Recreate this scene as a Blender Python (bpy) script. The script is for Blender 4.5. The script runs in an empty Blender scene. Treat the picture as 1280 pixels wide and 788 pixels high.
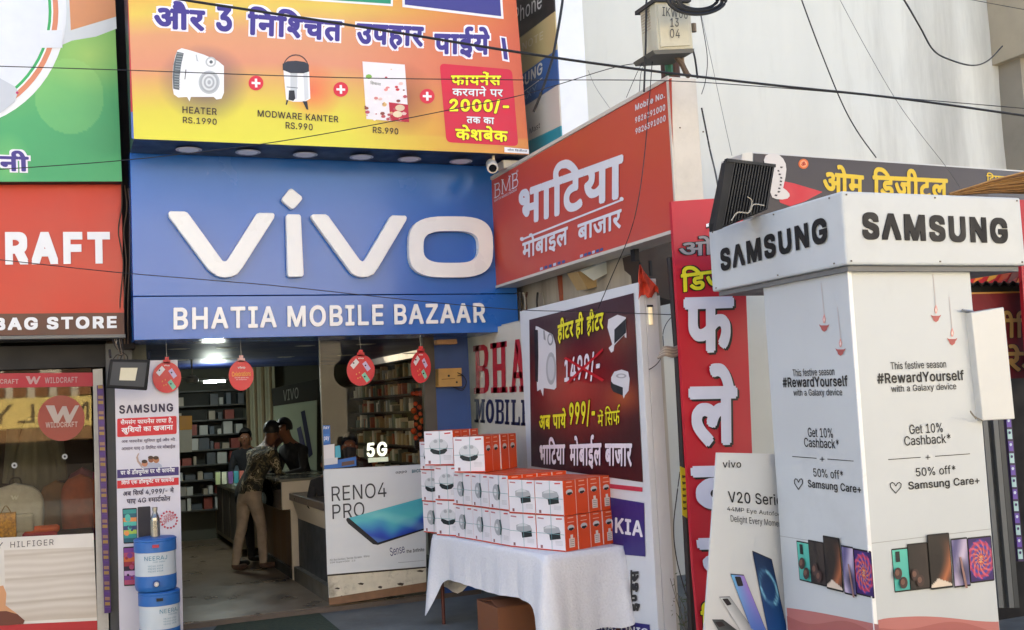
import bpy, bmesh, math, random, os
from mathutils import Vector, Matrix
from mathutils.geometry import delaunay_2d_cdt
random.seed(7)
D = bpy.data
SC = bpy.context.scene
COL = SC.collection
R = math.radians

# ------------------------------------------------------------------ camera
FPX, YAW, PITCH, ROLL, EYE = 1355.8, .3996, .0802, -.0491, 1.87
Fw = Vector((math.sin(YAW)*math.cos(PITCH), math.cos(YAW)*math.cos(PITCH), math.sin(PITCH)))
Rt = Fw.cross(Vector((0, 0, 1))).normalized()
Up = Rt.cross(Fw)
Rt, Up = math.cos(ROLL)*Rt + math.sin(ROLL)*Up, -math.sin(ROLL)*Rt + math.cos(ROLL)*Up
EYEP = Vector((0, 0, EYE))
cam = D.cameras.new('camera')
cam.sensor_fit = 'HORIZONTAL'; cam.sensor_width = 36; cam.lens = FPX/1280*36
cam.clip_end = 500
co = D.objects.new('camera', cam); COL.objects.link(co)
m = Matrix((Rt, Up, -Fw)).transposed().to_4x4(); m.translation = EYEP
co.matrix_world = m
SC.camera = co

# ------------------------------------------------------------------ light
SUN_EL, SUN_AZ = R(33), R(-14)          # the low sun stands behind the shops: the whole front is in open shade
w = D.worlds.new('World'); SC.world = w; w.use_nodes = True
nt = w.node_tree; nt.nodes.clear()
sky = nt.nodes.new('ShaderNodeTexSky'); sky.sky_type = 'NISHITA'; sky.sun_disc = False
sky.sun_elevation = SUN_EL; sky.sun_rotation = SUN_AZ
sky.dust_density = 4; sky.air_density = .7; sky.ozone_density = .6
bg = nt.nodes.new('ShaderNodeBackground'); bg.inputs[1].default_value = .15
wo = nt.nodes.new('ShaderNodeOutputWorld')
nt.links.new(sky.outputs[0], bg.inputs[0]); nt.links.new(bg.outputs[0], wo.inputs[0])
sl = D.lights.new('sun', 'SUN'); sl.energy = 4.6; sl.angle = R(1.0); sl.color = (1, .93, .84)
so = D.objects.new('sun', sl); COL.objects.link(so)
sd = Vector((math.sin(SUN_AZ)*math.cos(SUN_EL), math.cos(SUN_AZ)*math.cos(SUN_EL), math.sin(SUN_EL)))
so.rotation_euler = (-sd).to_track_quat('-Z', 'Y').to_euler()
vs = SC.view_settings
vs.view_transform = 'Standard'; vs.look = 'None'; vs.gamma = 1; vs.exposure = 2.1
SC.cycles.max_bounces = 6

# ------------------------------------------------------------------ pixel ray -> point on a real plane
def at(x, y, X=None, Y=None, Z=None, lift=0):
    d = Fw*FPX + Rt*(x-640) - Up*(y-394)
    if X is not None: t = (X-lift)/d.x
    elif Y is not None: t = (Y-lift)/d.y
    else: t = (Z+lift-EYE)/d.z
    return EYEP + d*t

# ------------------------------------------------------------------ materials
def lin(c):
    if isinstance(c, str):
        c = c.lstrip('#'); c = [int(c[i:i+2], 16)/255 for i in (0, 2, 4)]
    return tuple((v/12.92 if v <= .04045 else ((v+.055)/1.055)**2.4) for v in c[:3])
MC = {}
def mat(c, rough=.55, noise=.08, scale=6., metal=0., bump=0., dirt=0., name=None, emit=0, streak=False, coat=0):
    key = (c, rough, noise, scale, metal, bump, dirt, emit, streak, coat)
    if key in MC: return MC[key]
    m = D.materials.new(name or 'surface_%s' % str(c).lstrip('#')); m.use_nodes = True
    n = m.node_tree.nodes; l = m.node_tree.links; b = n['Principled BSDF']
    base = lin(c)
    b.inputs['Roughness'].default_value = rough; b.inputs['Metallic'].default_value = metal
    b.inputs['Coat Weight'].default_value = coat; b.inputs['Coat Roughness'].default_value = .12
    tc = n.new('ShaderNodeTexCoord'); mp = n.new('ShaderNodeMapping')
    l.new(tc.outputs['Object'], mp.inputs[0])
    if streak: mp.inputs['Scale'].default_value = (1, 1, .12)
    nz = n.new('ShaderNodeTexNoise'); nz.inputs['Scale'].default_value = scale; nz.inputs['Detail'].default_value = 6
    l.new(mp.outputs[0], nz.inputs[0])
    rp = n.new('ShaderNodeMapRange'); rp.inputs[1].default_value = .25; rp.inputs[2].default_value = .75
    rp.inputs[3].default_value = 1-noise; rp.inputs[4].default_value = 1+noise
    l.new(nz.outputs[0], rp.inputs[0])
    mx = n.new('ShaderNodeVectorMath'); mx.operation = 'SCALE'
    mx.inputs[0].default_value = base; l.new(rp.outputs[0], mx.inputs['Scale'])
    out = mx.outputs[0]
    if dirt:
        n2 = n.new('ShaderNodeTexNoise'); n2.inputs['Scale'].default_value = scale*.45; n2.inputs['Detail'].default_value = 9
        n2.inputs['Roughness'].default_value = .7; l.new(mp.outputs[0], n2.inputs[0])
        r2 = n.new('ShaderNodeMapRange'); r2.inputs[1].default_value = .52; r2.inputs[2].default_value = .72
        r2.inputs[3].default_value = 0; r2.inputs[4].default_value = dirt; l.new(n2.outputs[0], r2.inputs[0])
        mm = n.new('ShaderNodeMix'); mm.data_type = 'RGBA'; l.new(r2.outputs[0], mm.inputs[0])
        l.new(out, mm.inputs[6]); mm.inputs[7].default_value = (*[v*.35 for v in lin('#6b5e4c')], 1)
        out = mm.outputs[2]
    l.new(out, b.inputs['Base Color'])
    rr = n.new('ShaderNodeMapRange'); rr.inputs[1].default_value = .3; rr.inputs[2].default_value = .7
    rr.inputs[3].default_value = max(.02, rough-.08); rr.inputs[4].default_value = min(1, rough+.1)
    l.new(nz.outputs[0], rr.inputs[0]); l.new(rr.outputs[0], b.inputs['Roughness'])
    if bump:
        bp = n.new('ShaderNodeBump'); bp.inputs['Strength'].default_value = bump; bp.inputs['Distance'].default_value = .02
        l.new(nz.outputs[0], bp.inputs['Height']); l.new(bp.outputs[0], b.inputs['Normal'])
    if emit:
        b.inputs['Emission Color'].default_value = (*base, 1); b.inputs['Emission Strength'].default_value = emit
    MC[key] = m
    return m
def ink(c, rough=.5): return mat(c, rough, .03, 9)
def glassmat(tint=(.9, .93, .9), refl=1.0, name='window_glass'):
    m = D.materials.new(name); m.use_nodes = True
    n = m.node_tree.nodes; l = m.node_tree.links; n.clear()
    o = n.new('ShaderNodeOutputMaterial'); t = n.new('ShaderNodeBsdfTransparent'); g = n.new('ShaderNodeBsdfGlossy')
    t.inputs[0].default_value = (*tint, 1); g.inputs['Roughness'].default_value = .02
    f = n.new('ShaderNodeFresnel'); f.inputs[0].default_value = 1.5
    k = n.new('ShaderNodeMath'); k.operation = 'MULTIPLY'; k.inputs[1].default_value = refl; k.use_clamp = True
    l.new(f.outputs[0], k.inputs[0])
    mx = n.new('ShaderNodeMixShader'); l.new(k.outputs[0], mx.inputs[0]); l.new(t.outputs[0], mx.inputs[1]); l.new(g.outputs[0], mx.inputs[2])
    l.new(mx.outputs[0], o.inputs[0])
    return m
def printmat(name='printed_flex', rough=.4):
    m = D.materials.new(name); m.use_nodes = True
    n = m.node_tree.nodes; l = m.node_tree.links; b = n['Principled BSDF']
    a = n.new('ShaderNodeAttribute'); a.attribute_name = 'Col'
    tc = n.new('ShaderNodeTexCoord'); nz = n.new('ShaderNodeTexNoise'); nz.inputs['Scale'].default_value = 3
    nz.inputs['Detail'].default_value = 5; l.new(tc.outputs['Object'], nz.inputs[0])
    rp = n.new('ShaderNodeMapRange'); rp.inputs[3].default_value = .93; rp.inputs[4].default_value = 1.05; l.new(nz.outputs[0], rp.inputs[0])
    mx = n.new('ShaderNodeVectorMath'); mx.operation = 'SCALE'; l.new(a.outputs['Color'], mx.inputs[0]); l.new(rp.outputs[0], mx.inputs['Scale'])
    l.new(mx.outputs[0], b.inputs['Base Color']); b.inputs['Roughness'].default_value = rough
    bp = n.new('ShaderNodeBump'); bp.inputs['Strength'].default_value = .25; bp.inputs['Distance'].default_value = .02
    l.new(nz.outputs[0], bp.inputs['Height']); l.new(bp.outputs[0], b.inputs['Normal'])
    return m
PRINT = printmat()

# ------------------------------------------------------------------ glyphs
_cur = D.curves.new('glyph_source', 'FONT'); _cur.resolution_u = 3
_inter = None
try: _inter = D.fonts.load(os.path.join(bpy.utils.system_resource('DATAFILES', path='fonts'), 'Inter.woff2'))   # Blender's own interface font
except Exception: pass
_ob = D.objects.new('glyph_source', _cur)
_builtin = _cur.font
_GC = {}; _AD = {}
def _raw(s):
    lat = _inter is not None and all(ord(c) < 0x900 for c in s)
    _cur.font = _inter if lat else _builtin
    k = 1.4 if lat else 1
    _cur.body = s
    if lat: return _contours(k)
    me = D.meshes.new_from_object(_ob)
    v = [(p.co.x*k, p.co.y*k) for p in me.vertices]; f = [tuple(p.vertices) for p in me.polygons]
    D.meshes.remove(me)
    return v, f
def _contours(k):
    """Inter builds letters from overlapping outlines: fill their union by winding number"""
    _cur.fill_mode = 'NONE'; me = D.meshes.new_from_object(_ob); _cur.fill_mode = 'BOTH'
    co_ = [(v.co.x*k, v.co.y*k) for v in me.vertices]; nxt = {}
    for e in me.edges: nxt.setdefault(e.vertices[0], []).append(e.vertices[1]); nxt.setdefault(e.vertices[1], []).append(e.vertices[0])
    D.meshes.remove(me)
    seen = set(); loops = []
    for st in range(len(co_)):
        if st in seen or st not in nxt: continue
        lp = [st]; seen.add(st); cur = st
        while True:
            n_ = [q for q in nxt[cur] if q not in seen]
            if not n_: break
            cur = min(n_, key=lambda q: abs(q-cur)); seen.add(cur); lp.append(cur)
        if len(lp) > 2: loops.append([co_[i] for i in lp])
    if not loops: return [], []
    vs2 = [Vector(q) for L_ in loops for q in L_]; es = []; o = 0
    for L_ in loops: es += [(o+i, o+(i+1) % len(L_)) for i in range(len(L_))]; o += len(L_)
    r = delaunay_2d_cdt(vs2, es, [], 0, 1e-6)
    V = [(v.x, v.y) for v in r[0]]; F = []
    for t_ in r[2]:
        cx = sum(V[i][0] for i in t_)/len(t_); cy = sum(V[i][1] for i in t_)/len(t_); wn = 0
        for L_ in loops:
            for (x0, y0), (x1, y1) in zip(L_, L_[1:]+L_[:1]):
                if (y0 > cy) != (y1 > cy) and cx < (x1-x0)*(cy-y0)/(y1-y0)+x0: wn += 1 if y1 > y0 else -1
        if wn: F.append(tuple(t_))
    used = sorted({i for q in F for i in q}); mp = {i: k for k, i in enumerate(used)}
    return [V[i] for i in used], [tuple(mp[i] for i in q) for q in F]
def glyph(c, bold):
    if c not in _GC: _GC[c] = _raw(c)
    return _GC[c]
_BARS = '||||||||'; _BM = {}
def adv(c):
    if c not in _AD:
        lat = _inter is not None and ord(c) < 0x900
        if lat not in _BM:
            _cur.font = _inter if lat else _builtin; _cur.body = _BARS; me = D.meshes.new_from_object(_ob)
            _BM[lat] = max(v.co.x for v in me.vertices)*(1.4 if lat else 1); D.meshes.remove(me)
        _AD[c] = max(p[0] for p in _raw(c + _BARS)[0]) - _BM[lat]
    return _AD[c]
def clipx(v, f, x1):                       # keep the part left of x1 (half forms: the stem is cut away)
    bm = bmesh.new(); vs_ = [bm.verts.new((p[0], p[1], 0)) for p in v]
    for q in f:
        try: bm.faces.new([vs_[i] for i in q])
        except ValueError: pass
    bmesh.ops.bisect_plane(bm, geom=bm.verts[:]+bm.edges[:]+bm.faces[:], plane_co=(x1, 0, 0), plane_no=(1, 0, 0), clear_outer=True)
    bm.verts.index_update()
    r = [(p.co.x, p.co.y) for p in bm.verts], [tuple(q.index for q in a.verts) for a in bm.faces]
    bm.free(); return r
def vis(s):
    """Devanagari typing order -> drawing order: short i first, half forms marked '~', reph marked '^'"""
    out = []; i = 0; cons = lambda c: '\u0915' <= c <= '\u0939'
    while i < len(s):
        if cons(s[i]):
            j = i; cl = ''; reph = ''
            if s[i] == '\u0930' and s[i+1:i+2] == '\u094d' and i+2 < len(s): reph = '^'; j = i+2
            while j+2 < len(s) and s[j+1] == '\u094d' and cons(s[j+2]): cl += s[j]+'~'; j += 2
            cl += s[j]; j += 1; mt = ''; pre = ''
            while j < len(s) and ('\u093e' <= s[j] <= '\u094c' or s[j] in '\u0902\u0901'):
                if s[j] == '\u093f': pre = s[j]
                else: mt += s[j]
                j += 1
            out.append(pre+cl+reph+mt); i = j
        else: out.append(s[i]); i += 1
    return ''.join(out)
def layout(s, bold=0, track=0):
    s = vis(s)
    V, F = [], []; pen = 0
    i = 0
    while i < len(s):
        c = s[i]
        if c == ' ': pen += adv('n')*.55 if adv('n') else .3; i += 1; continue
        nx = s[i+1] if i+1 < len(s) else ''
        if c == '^':
            v, f = glyph('\u0947', bold)
            xs = [p[0] for p in v]; mx_ = (min(xs)+max(xs))/2
            v = [(-(p[0]-mx_)+mx_+.12, p[1]) for p in v]; a = 0
            f = [tuple(reversed(q)) for q in f]
        else:
            v, f = glyph(c, bold); a = adv(c)
            if nx == '~':
                xs = [p[0] for p in v]; cut = 0
                # stem of the letter starts about .16 em left of its right edge
                cut = a - .17
                v, f = clipx(v, f, cut); a = cut + .005; i += 1
        o = len(V)
        V += [(p[0]+pen, p[1]) for p in v]; F += [tuple(q+o for q in g) for g in f]
        pen += a + (track if a > .02 else 0)
        i += 1
    return V, F

# ------------------------------------------------------------------ mesh collector
_jr = random.Random(1)
class M:
    def __init__(s): s.v = []; s.f = []; s.mi = []; s.mats = []; s.smooth = False
    def _m(s, mt):
        if mt not in s.mats: s.mats.append(mt)
        return s.mats.index(mt)
    def add(s, v, f, mt):
        o = len(s.v); k = s._m(mt); s.v += [Vector(p) for p in v]
        for q in f: s.f.append(tuple(i+o for i in q)); s.mi.append(k)
        return s
    def poly(s, pts, mt, depth=None):                # pts: world points in order; depth: vector to extrude along
        n = len(pts); pts = [Vector(p) for p in pts]
        if depth is None: return s.add(pts, [tuple(range(n))], mt)
        dv = Vector(depth)
        return s.add(pts+[p+dv for p in pts], [tuple(range(n)), tuple(range(2*n-1, n-1, -1))] +
                     [(i, i+n, (i+1) % n+n, (i+1) % n) for i in range(n)], mt)
    def box(s, a, b, mt, rz=0, piv=None):
        x0, y0, z0 = a; x1, y1, z1 = b
        v = [Vector(p) for p in ((x0,y0,z0),(x1,y0,z0),(x1,y1,z0),(x0,y1,z0),(x0,y0,z1),(x1,y0,z1),(x1,y1,z1),(x0,y1,z1))]
        if rz:
            pv = Vector(piv) if piv else Vector(((x0+x1)/2, (y0+y1)/2, 0)); rm = Matrix.Rotation(rz, 3, 'Z')
            v = [rm @ (p-pv) + pv for p in v]
        return s.add(v, [(0,3,2,1),(4,5,6,7),(0,1,5,4),(1,2,6,5),(2,3,7,6),(3,0,4,7)], mt)
    def tube(s, pts, r, mt, n=6, caps=True):
        pts = [Vector(p) for p in pts]; rs = r if isinstance(r, (list, tuple)) else [r]*len(pts)
        V, F = [], []
        for i, p in enumerate(pts):
            d = (pts[min(i+1, len(pts)-1)] - pts[max(i-1, 0)]).normalized()
            a = d.cross(Vector((0, 0, 1)) if abs(d.z) < .9 else Vector((1, 0, 0))).normalized(); b = d.cross(a)
            V += [p + (a*math.cos(t*2*math.pi/n) + b*math.sin(t*2*math.pi/n))*rs[i] for t in range(n)]
        for i in range(len(pts)-1):
            for t in range(n):
                F.append((i*n+t, i*n+(t+1) % n, (i+1)*n+(t+1) % n, (i+1)*n+t))
        if caps: F += [tuple(range(n-1, -1, -1)), tuple(range((len(pts)-1)*n, len(pts)*n))]
        return s.add(V, F, mt)
    def lathe(s, c, prof, mt, n=24, mats=None):       # prof: (r, z) upward
        c = Vector(c)
        for k in range(len(prof)-1):
            (r0, z0), (r1, z1) = prof[k], prof[k+1]
            V = [c+Vector((r0*math.cos(t*2*math.pi/n), r0*math.sin(t*2*math.pi/n), z0)) for t in range(n)] + \
                [c+Vector((r1*math.cos(t*2*math.pi/n), r1*math.sin(t*2*math.pi/n), z1)) for t in range(n)]
            s.add(V, [(t, (t+1) % n, (t+1) % n+n, t+n) for t in range(n)], mats[k] if mats else mt)
        return s
    def text(s, t, bl, br, tl, mt, plane, lift=.004, bold=0, track=0, depth=0, box=None, base=False):
        """letters fitted into a box; heavy weights are built by stamping the glyphs round a small circle"""
        V, F = layout(t, 0, track + 2*max(0, bold-.01))
        if not V: return s
        x0 = min(p[0] for p in V); x1 = max(p[0] for p in V); y0 = min(p[1] for p in V); y1 = max(p[1] for p in V)
        if base: y0 = 0; y1 = .73
        if box is None: box = bold
        x0 -= box; x1 += box; y0 -= box; y1 += box
        A = at(*bl, **plane, lift=lift); B = at(*br, **plane, lift=lift); C = at(*tl, **plane, lift=lift)
        n = 1 if bold < .008 else 6 if bold < .022 else 8 if bold < .05 else 12
        N = nrm(plane)
        for k in range(n):
            ox, oy = (0, 0)
            if n > 1:
                ca, sa = math.cos(2*math.pi*(k+.5)/n), math.sin(2*math.pi*(k+.5)/n); q_ = max(abs(ca), abs(sa)); q_ = 1 if n == 6 else q_
                ox, oy = bold*ca/q_, bold*sa/q_
            W = [A + (B-A)*((p[0]+ox-x0)/(x1-x0)) + (C-A)*((p[1]+oy-y0)/(y1-y0)) + N*(k*.00012) for p in V]
            for q in F:                                     # overlapping contours of a letter must not share one plane
                e_ = N*(_jr.random()*.0001); s.add([W[i]+e_ for i in q], [tuple(range(len(q)))], mt)
            if depth:
                dv = N*-depth
                cnt = {}
                for q in F:
                    for i in range(len(q)):
                        e = (q[i], q[(i+1) % len(q)]); kk = (min(e), max(e)); cnt[kk] = cnt.get(kk, []) + [e]
                for kk, es in cnt.items():
                    if len(es) == 1:
                        a, b = es[0]; s.add([W[a], W[a]+dv, W[b]+dv, W[b]], [(0, 1, 2, 3)], mt)
        return s
    def px(s, pts, mt, plane, lift=.004, depth=0):
        p = [at(*q, **plane, lift=lift) for q in pts]
        return s.poly(p, mt, nrm(plane)*-depth if depth else None)
    def build(s, name, parent=None, bevel=0, smooth=False):
        me = D.meshes.new(name)
        off = WORLD.get(parent.name, Vector()) if parent else Vector()
        me.from_pydata([p-off for p in s.v], [], s.f)
        for m_ in s.mats: me.materials.append(m_)
        me.polygons.foreach_set('material_index', s.mi)
        if smooth: me.polygons.foreach_set('use_smooth', [True]*len(s.f))
        me.update()
        o = D.objects.new(name, me); COL.objects.link(o)
        if parent: o.parent = parent
        WORLD[o.name] = off
        if bevel:
            b = o.modifiers.new('bevel', 'BEVEL'); b.width = bevel; b.segments = 2; b.limit_method = 'ANGLE'; b.angle_limit = R(40)
        return o
WORLD = {}
def nrm(pl): return Vector((-1, 0, 0)) if 'X' in pl else Vector((0, -1, 0)) if 'Y' in pl else Vector((0, 0, 1))
def thing(name, label, cat, loc=(0, 0, 0), group=None):
    o = D.objects.new(name, None); COL.objects.link(o); o.location = loc; o.empty_display_size = .1
    o['label'] = label; o['category'] = cat
    if group: o['group'] = group
    WORLD[o.name] = Vector(loc)
    return o
def tag(o, label, cat, group=None):
    o['label'] = label; o['category'] = cat
    if group: o['group'] = group
    return o
def struct(o): o['kind'] = 'structure'; return o
def lab(o, t): o['label'] = t; return o
def gridprint(name, parent, quad, plane, nx, ny, fn, lift=.002):
    """a flat print whose colours vary: quad = px corners TL,TR,BR,BL ; fn(u right, v down) -> sRGB"""
    TL, TR, BR, BL = [at(*q, **plane, lift=lift) for q in quad]
    V = []; C = []
    for j in range(ny+1):
        for i in range(nx+1):
            u, v = i/nx, j/ny
            V.append((TL*(1-u)+TR*u)*(1-v) + (BL*(1-u)+BR*u)*v); C.append(lin(fn(u, v)))
    F = [(j*(nx+1)+i, (j+1)*(nx+1)+i, (j+1)*(nx+1)+i+1, j*(nx+1)+i+1) for j in range(ny) for i in range(nx)]
    me = D.meshes.new(name); off = WORLD.get(parent.name, Vector()) if parent else Vector()
    me.from_pydata([p-off for p in V], [], F)
    a = me.color_attributes.new('Col', 'FLOAT_COLOR', 'POINT')
    for k, c in enumerate(C): a.data[k].color = (*c, 1)
    me.materials.append(PRINT)
    o = D.objects.new(name, me); COL.objects.link(o)
    if parent: o.parent = parent
    WORLD[o.name] = off
    return o
def mixc(a, b, t):
    t = max(0, min(1, t)); a = [int(a[i:i+2], 16)/255 for i in (1, 3, 5)] if isinstance(a, str) else a
    b = [int(b[i:i+2], 16)/255 for i in (1, 3, 5)] if isinstance(b, str) else b
    return [x*(1-t)+y*t for x, y in zip(a, b)]
def ramp(stops, t):
    for (t0, c0), (t1, c1) in zip(stops, stops[1:]):
        if t <= t1: return mixc(c0, c1, (t-t0)/(t1-t0))
    return mixc(stops[-1][1], stops[-1][1], 0)
def smooth_path(pts, n=6):
    P = [Vector(p) for p in pts]; P = [P[0]*2-P[1]] + P + [P[-1]*2-P[-2]]; out = []
    for i in range(1, len(P)-2):
        for k in range(n):
            t = k/n; a, b, c, d = P[i-1:i+3]
            out.append(.5*((2*b)+(c-a)*t+(2*a-5*b+4*c-d)*t*t+(3*b-a-3*c+d)*t**3))
    out.append(P[-2]); return out
def circ(cx, cy, rx, ry=None, n=28, a0=0, a1=360):
    ry = rx if ry is None else ry
    return [(cx+rx*math.cos(R(a0+(a1-a0)*k/n)), cy+ry*math.sin(R(a0+(a1-a0)*k/n))) for k in range(n if a1-a0 == 360 else n+1)]
def rrect(q, r=.12, n=4):
    """rounded quadrilateral from px corners TL,TR,BR,BL"""
    out = []; Q = [Vector(p) for p in q]
    for i in range(4):
        p, a, b = Q[i], Q[i-1], Q[(i+1) % 4]
        h = min((Q[1]-Q[0]).length, (Q[2]-Q[1]).length)*r
        pa = p+(a-p).normalized()*h; pb = p+(b-p).normalized()*h
        for k in range(n+1):
            t = k/n; out.append(tuple(pa*(1-t)**2+p*2*t*(1-t)+pb*t*t))
    return out

# common colours
WHITE = ink('#e6e8ea'); BLACK = ink('#08080a'); DARK = mat('#1b1b1d', .7, .15); NAVY = ink('#1f2050')
RED = ink('#c8202c'); YEL = ink('#f4e418'); ORANGE = ink('#e8561c')
YG, YS, YY = 10.2, 9.65, 9.1
FZ = .05
PG, PS, PY = dict(Y=YG), dict(Y=YS), dict(Y=YY)
# ================================================================== GROUND AND SHELL
g = M(); N = 1
g.box((-60, -60, -.3), (60, 60, 0), mat('#6b6e6a', .8, .25, 3, bump=.5, dirt=.5))
struct(g.build('street_ground'))
g = M(); g.box((-4, 10.22, .001), (3.84, 10.9, FZ-.004), mat('#5a5048', .7, .2, 8, dirt=.5)); struct(g.build('shop_step'))
g = M(); g.box((.75, 10.26, FZ-.004), (3.84, 17, FZ), mat('#7c6c5a', .32, .10, 2.5)); struct(g.build('shop_floor'))
# shop shell (room behind the shop front)
wallm = mat('#6f7468', .7, .1, 3)
g = M(); g.box((.6, 10.3, 0), (.75, 17.2, 3.3), mat('#5c5f58', .7)); struct(g.build('shop_wall'))
g = M(); g.box((.6, 17, 0), (4.7, 17.2, 3.3), mat('#55584f', .8)); struct(g.build('shop_wall'))
g = M(); g.box((4.55, 10.3, 0), (4.7, 17, 3.3), wallm); struct(g.build('shop_wall'))
g = M(); g.box((.6, 15.8, 3.0), (4.7, 17.2, 3.15), mat('#8a8d84', .8)); struct(g.build('shop_ceiling'))
# the glossy navy canopy ceiling with its round downlights, running from sign to shop
g = M(); g.box((.62, 9.72, 2.555), (4.02, 15.8, 2.62), mat('#2c3f7c', .5, .1, 2)); g.box((.62, 15.7, 2.62), (4.55, 15.8, 3.0), mat('#6c7068', .7))
canopy = struct(g.build('canopy_ceiling'))
def downlight(pt, label, group, src=[None]):
    if src[0] is None:
        t = thing('ceiling_light', label, 'ceiling light', pt, group)
        a = M(); a.lathe(pt, [(.001, -.002), (.082, -.002), (.088, 0)], mat('#f2f2ee', .6, .02), 28); a.build('diffuser', t)
        b = M(); b.lathe(pt, [(.083, -.002), (.098, -.004), (.108, 0)], mat('#b9bbc0', .3), 28); b.build('trim_ring', t)
        src[0] = t; return t
    t = src[0].copy(); COL.objects.link(t); t.location = pt; t['label'] = label; t['group'] = group
    for ch in src[0].children:
        c = ch.copy(); COL.objects.link(c); c.parent = t
    return t
names = ['leftmost', 'second from the left', 'third from the left', 'fourth from the left', 'fifth from the left', 'rightmost']
for k, x in enumerate((232, 292, 385, 455, 526, 600)):
    p = at(x, 430-(x-290)*.004, Z=2.555); p.y = 10.9 + .25*0; q = at(x, 431, Z=2.555)
    downlight(Vector((q.x, 11.1, 2.554)), 'round recessed light in the navy canopy, front row, %s' % names[k], 'lights in the canopy over the shop front')
for k, x in enumerate((232, 292, 358, 424, 492, 556)):
    q = at(x, 446, Z=2.555)
    downlight(Vector((q.x, 13.2, 2.554)), 'round recessed light in the navy canopy, back row, %s' % names[k], 'lights in the canopy over the shop front')
for k, x in enumerate((233, 308, 382, 456, 520, 590)):
    q = at(x, 188, Z=4.17)
    downlight(Vector((q.x, 9.36, 4.133)), 'round light under the yellow billboard, %s of its row' % names[k], 'lights under the yellow billboard')
# building mass behind the signs
dk = mat('#24201d', .85, .3, 3, dirt=.5)
g = M(); g.box((-8, 10.35, 2.95), (4.0, 14.5, 9.5), mat('#3a3430', .9, .3, 2, bump=.4)); g.box((.6, 10.3, 2.63), (4.0, 10.36, 4.4), dk)
tag(g.build('shop_building'), 'dark shop building wall behind the signboards with a grimy gap between green and yellow boards', 'building')

# white building behind the projecting sign
wb = thing('white_building', 'tall whitewashed blank building wall rising behind the red projecting sign', 'building', (7, 10, 0))
ww = mat('#cfd0c8', .8, .07, 1.2, bump=.35, dirt=.42, streak=True)
xr = at(1246, 60, Y=9.9).x
g = M()
# uneven plaster: a grid wall with slight relief
nx, nz = 60, 60; V = []; F = []
for j in range(nz+1):
    for i in range(nx+1):
        x = 4.3+(xr-4.3)*i/nx; z = 11*j/nz
        V.append((x, 9.9 + .012*math.sin(x*2.3+z*.7)+.01*math.sin(z*3.1+x)+random.uniform(-.003, .003), z))
for j in range(nz):
    for i in range(nx): F.append((j*(nx+1)+i, j*(nx+1)+i+1, (j+1)*(nx+1)+i+1, (j+1)*(nx+1)+i))
g.add(V, F, ww); g.box((4.3, 10, 0), (xr, 16, 11), ww)
g.build('wall', wb)
bb = thing('beige_building', 'grey beige building at the right edge beside the white wall', 'building', (xr+2, 9.6, 0))
g = M(); g.box((xr-.02, 9.55, 0), (xr+8, 15, at(1255, 70, Y=9.55).z), mat('#8d8678', .8, .12, 2, dirt=.3)); g.build('wall', bb)
g = M(); g.box((xr-.12, 9.3, at(1255, 60, Y=9.3).z), (xr+8, 15.1, 12), mat('#a79c86', .8, .1, 2, dirt=.2)); g.build('upper_storey', bb)

# ================================================================== VIVO SIGN
vb = mat('#2763b4', .22, .05, .9, coat=.2)
t = thing('vivo_sign', 'long blue shop signboard with raised white vivo letters and Bhatia Mobile Bazaar below', 'shop sign', (2.4, YS, 2.55))
zt = 4.17
xl, xr2 = at(165, 300, Y=YS).x, at(648, 400, Y=YS).x
zm = (at(163, 371, Y=YS).z + at(585, 367.6, Y=YS).z)/2; zb = at(400, 420.3, Y=YS).z
g = M(); g.box((xl, YS, zm+.004), (xr2, YS+.6, zt), vb); g.build('upper_panel', t, bevel=.003)
g = M(); g.box((xl, YS, zb), (xr2, YS+.6, zm-.004), vb); g.build('lower_panel', t, bevel=.003)
vw = mat('#e9e9e6', .3, .02, 4); L = .07
def letter(name, polys, hole=None):
    g = M()
    for p in polys: g.px(p, vw, PS, L, depth=.065)
    return g.build(name, t, bevel=.006)
def vshape(x, o):      # from the crop: scale 5.818 px
    P = lambda a, b: (a, b)
    return x
c1 = lambda a, b: (200+a/5.818, 230+b/5.818)
v1 = [c1(*p) for p in ((62,208),(75,198),(180,200),(200,208),(225,240),(455,558),(472,564),(488,556),(690,238),(705,216),(725,210),(825,212),(834,224),(830,250),(600,610),(565,655),(520,676),(470,682),(420,672),(380,645),(350,620),(66,238))]
letter('letter', [v1])
c2 = lambda a, b: (380+a/4.923, 230+b/4.923)
v2 = [c2(*p) for p in ((45,196),(55,187),(135,187),(152,198),(345,468),(360,478),(375,468),(530,205),(545,193),(625,195),(634,206),(630,225),(455,520),(430,555),(395,572),(360,575),(325,568),(295,550),(275,525),(50,215))]
letter('letter', [v2])
st = [c1(*p) for p in ((918,232),(930,220),(1015,222),(1026,234),(1046,660),(1036,676),(942,678),(930,664))]
dm = [c1(*p) for p in ((892,100),(940,40),(955,34),(970,40),(1030,90),(1036,105),(1030,118),(985,172),(970,182),(955,180),(896,130),(888,115))]
letter('letter', [st]); letter('letter_dot', [dm])
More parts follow.
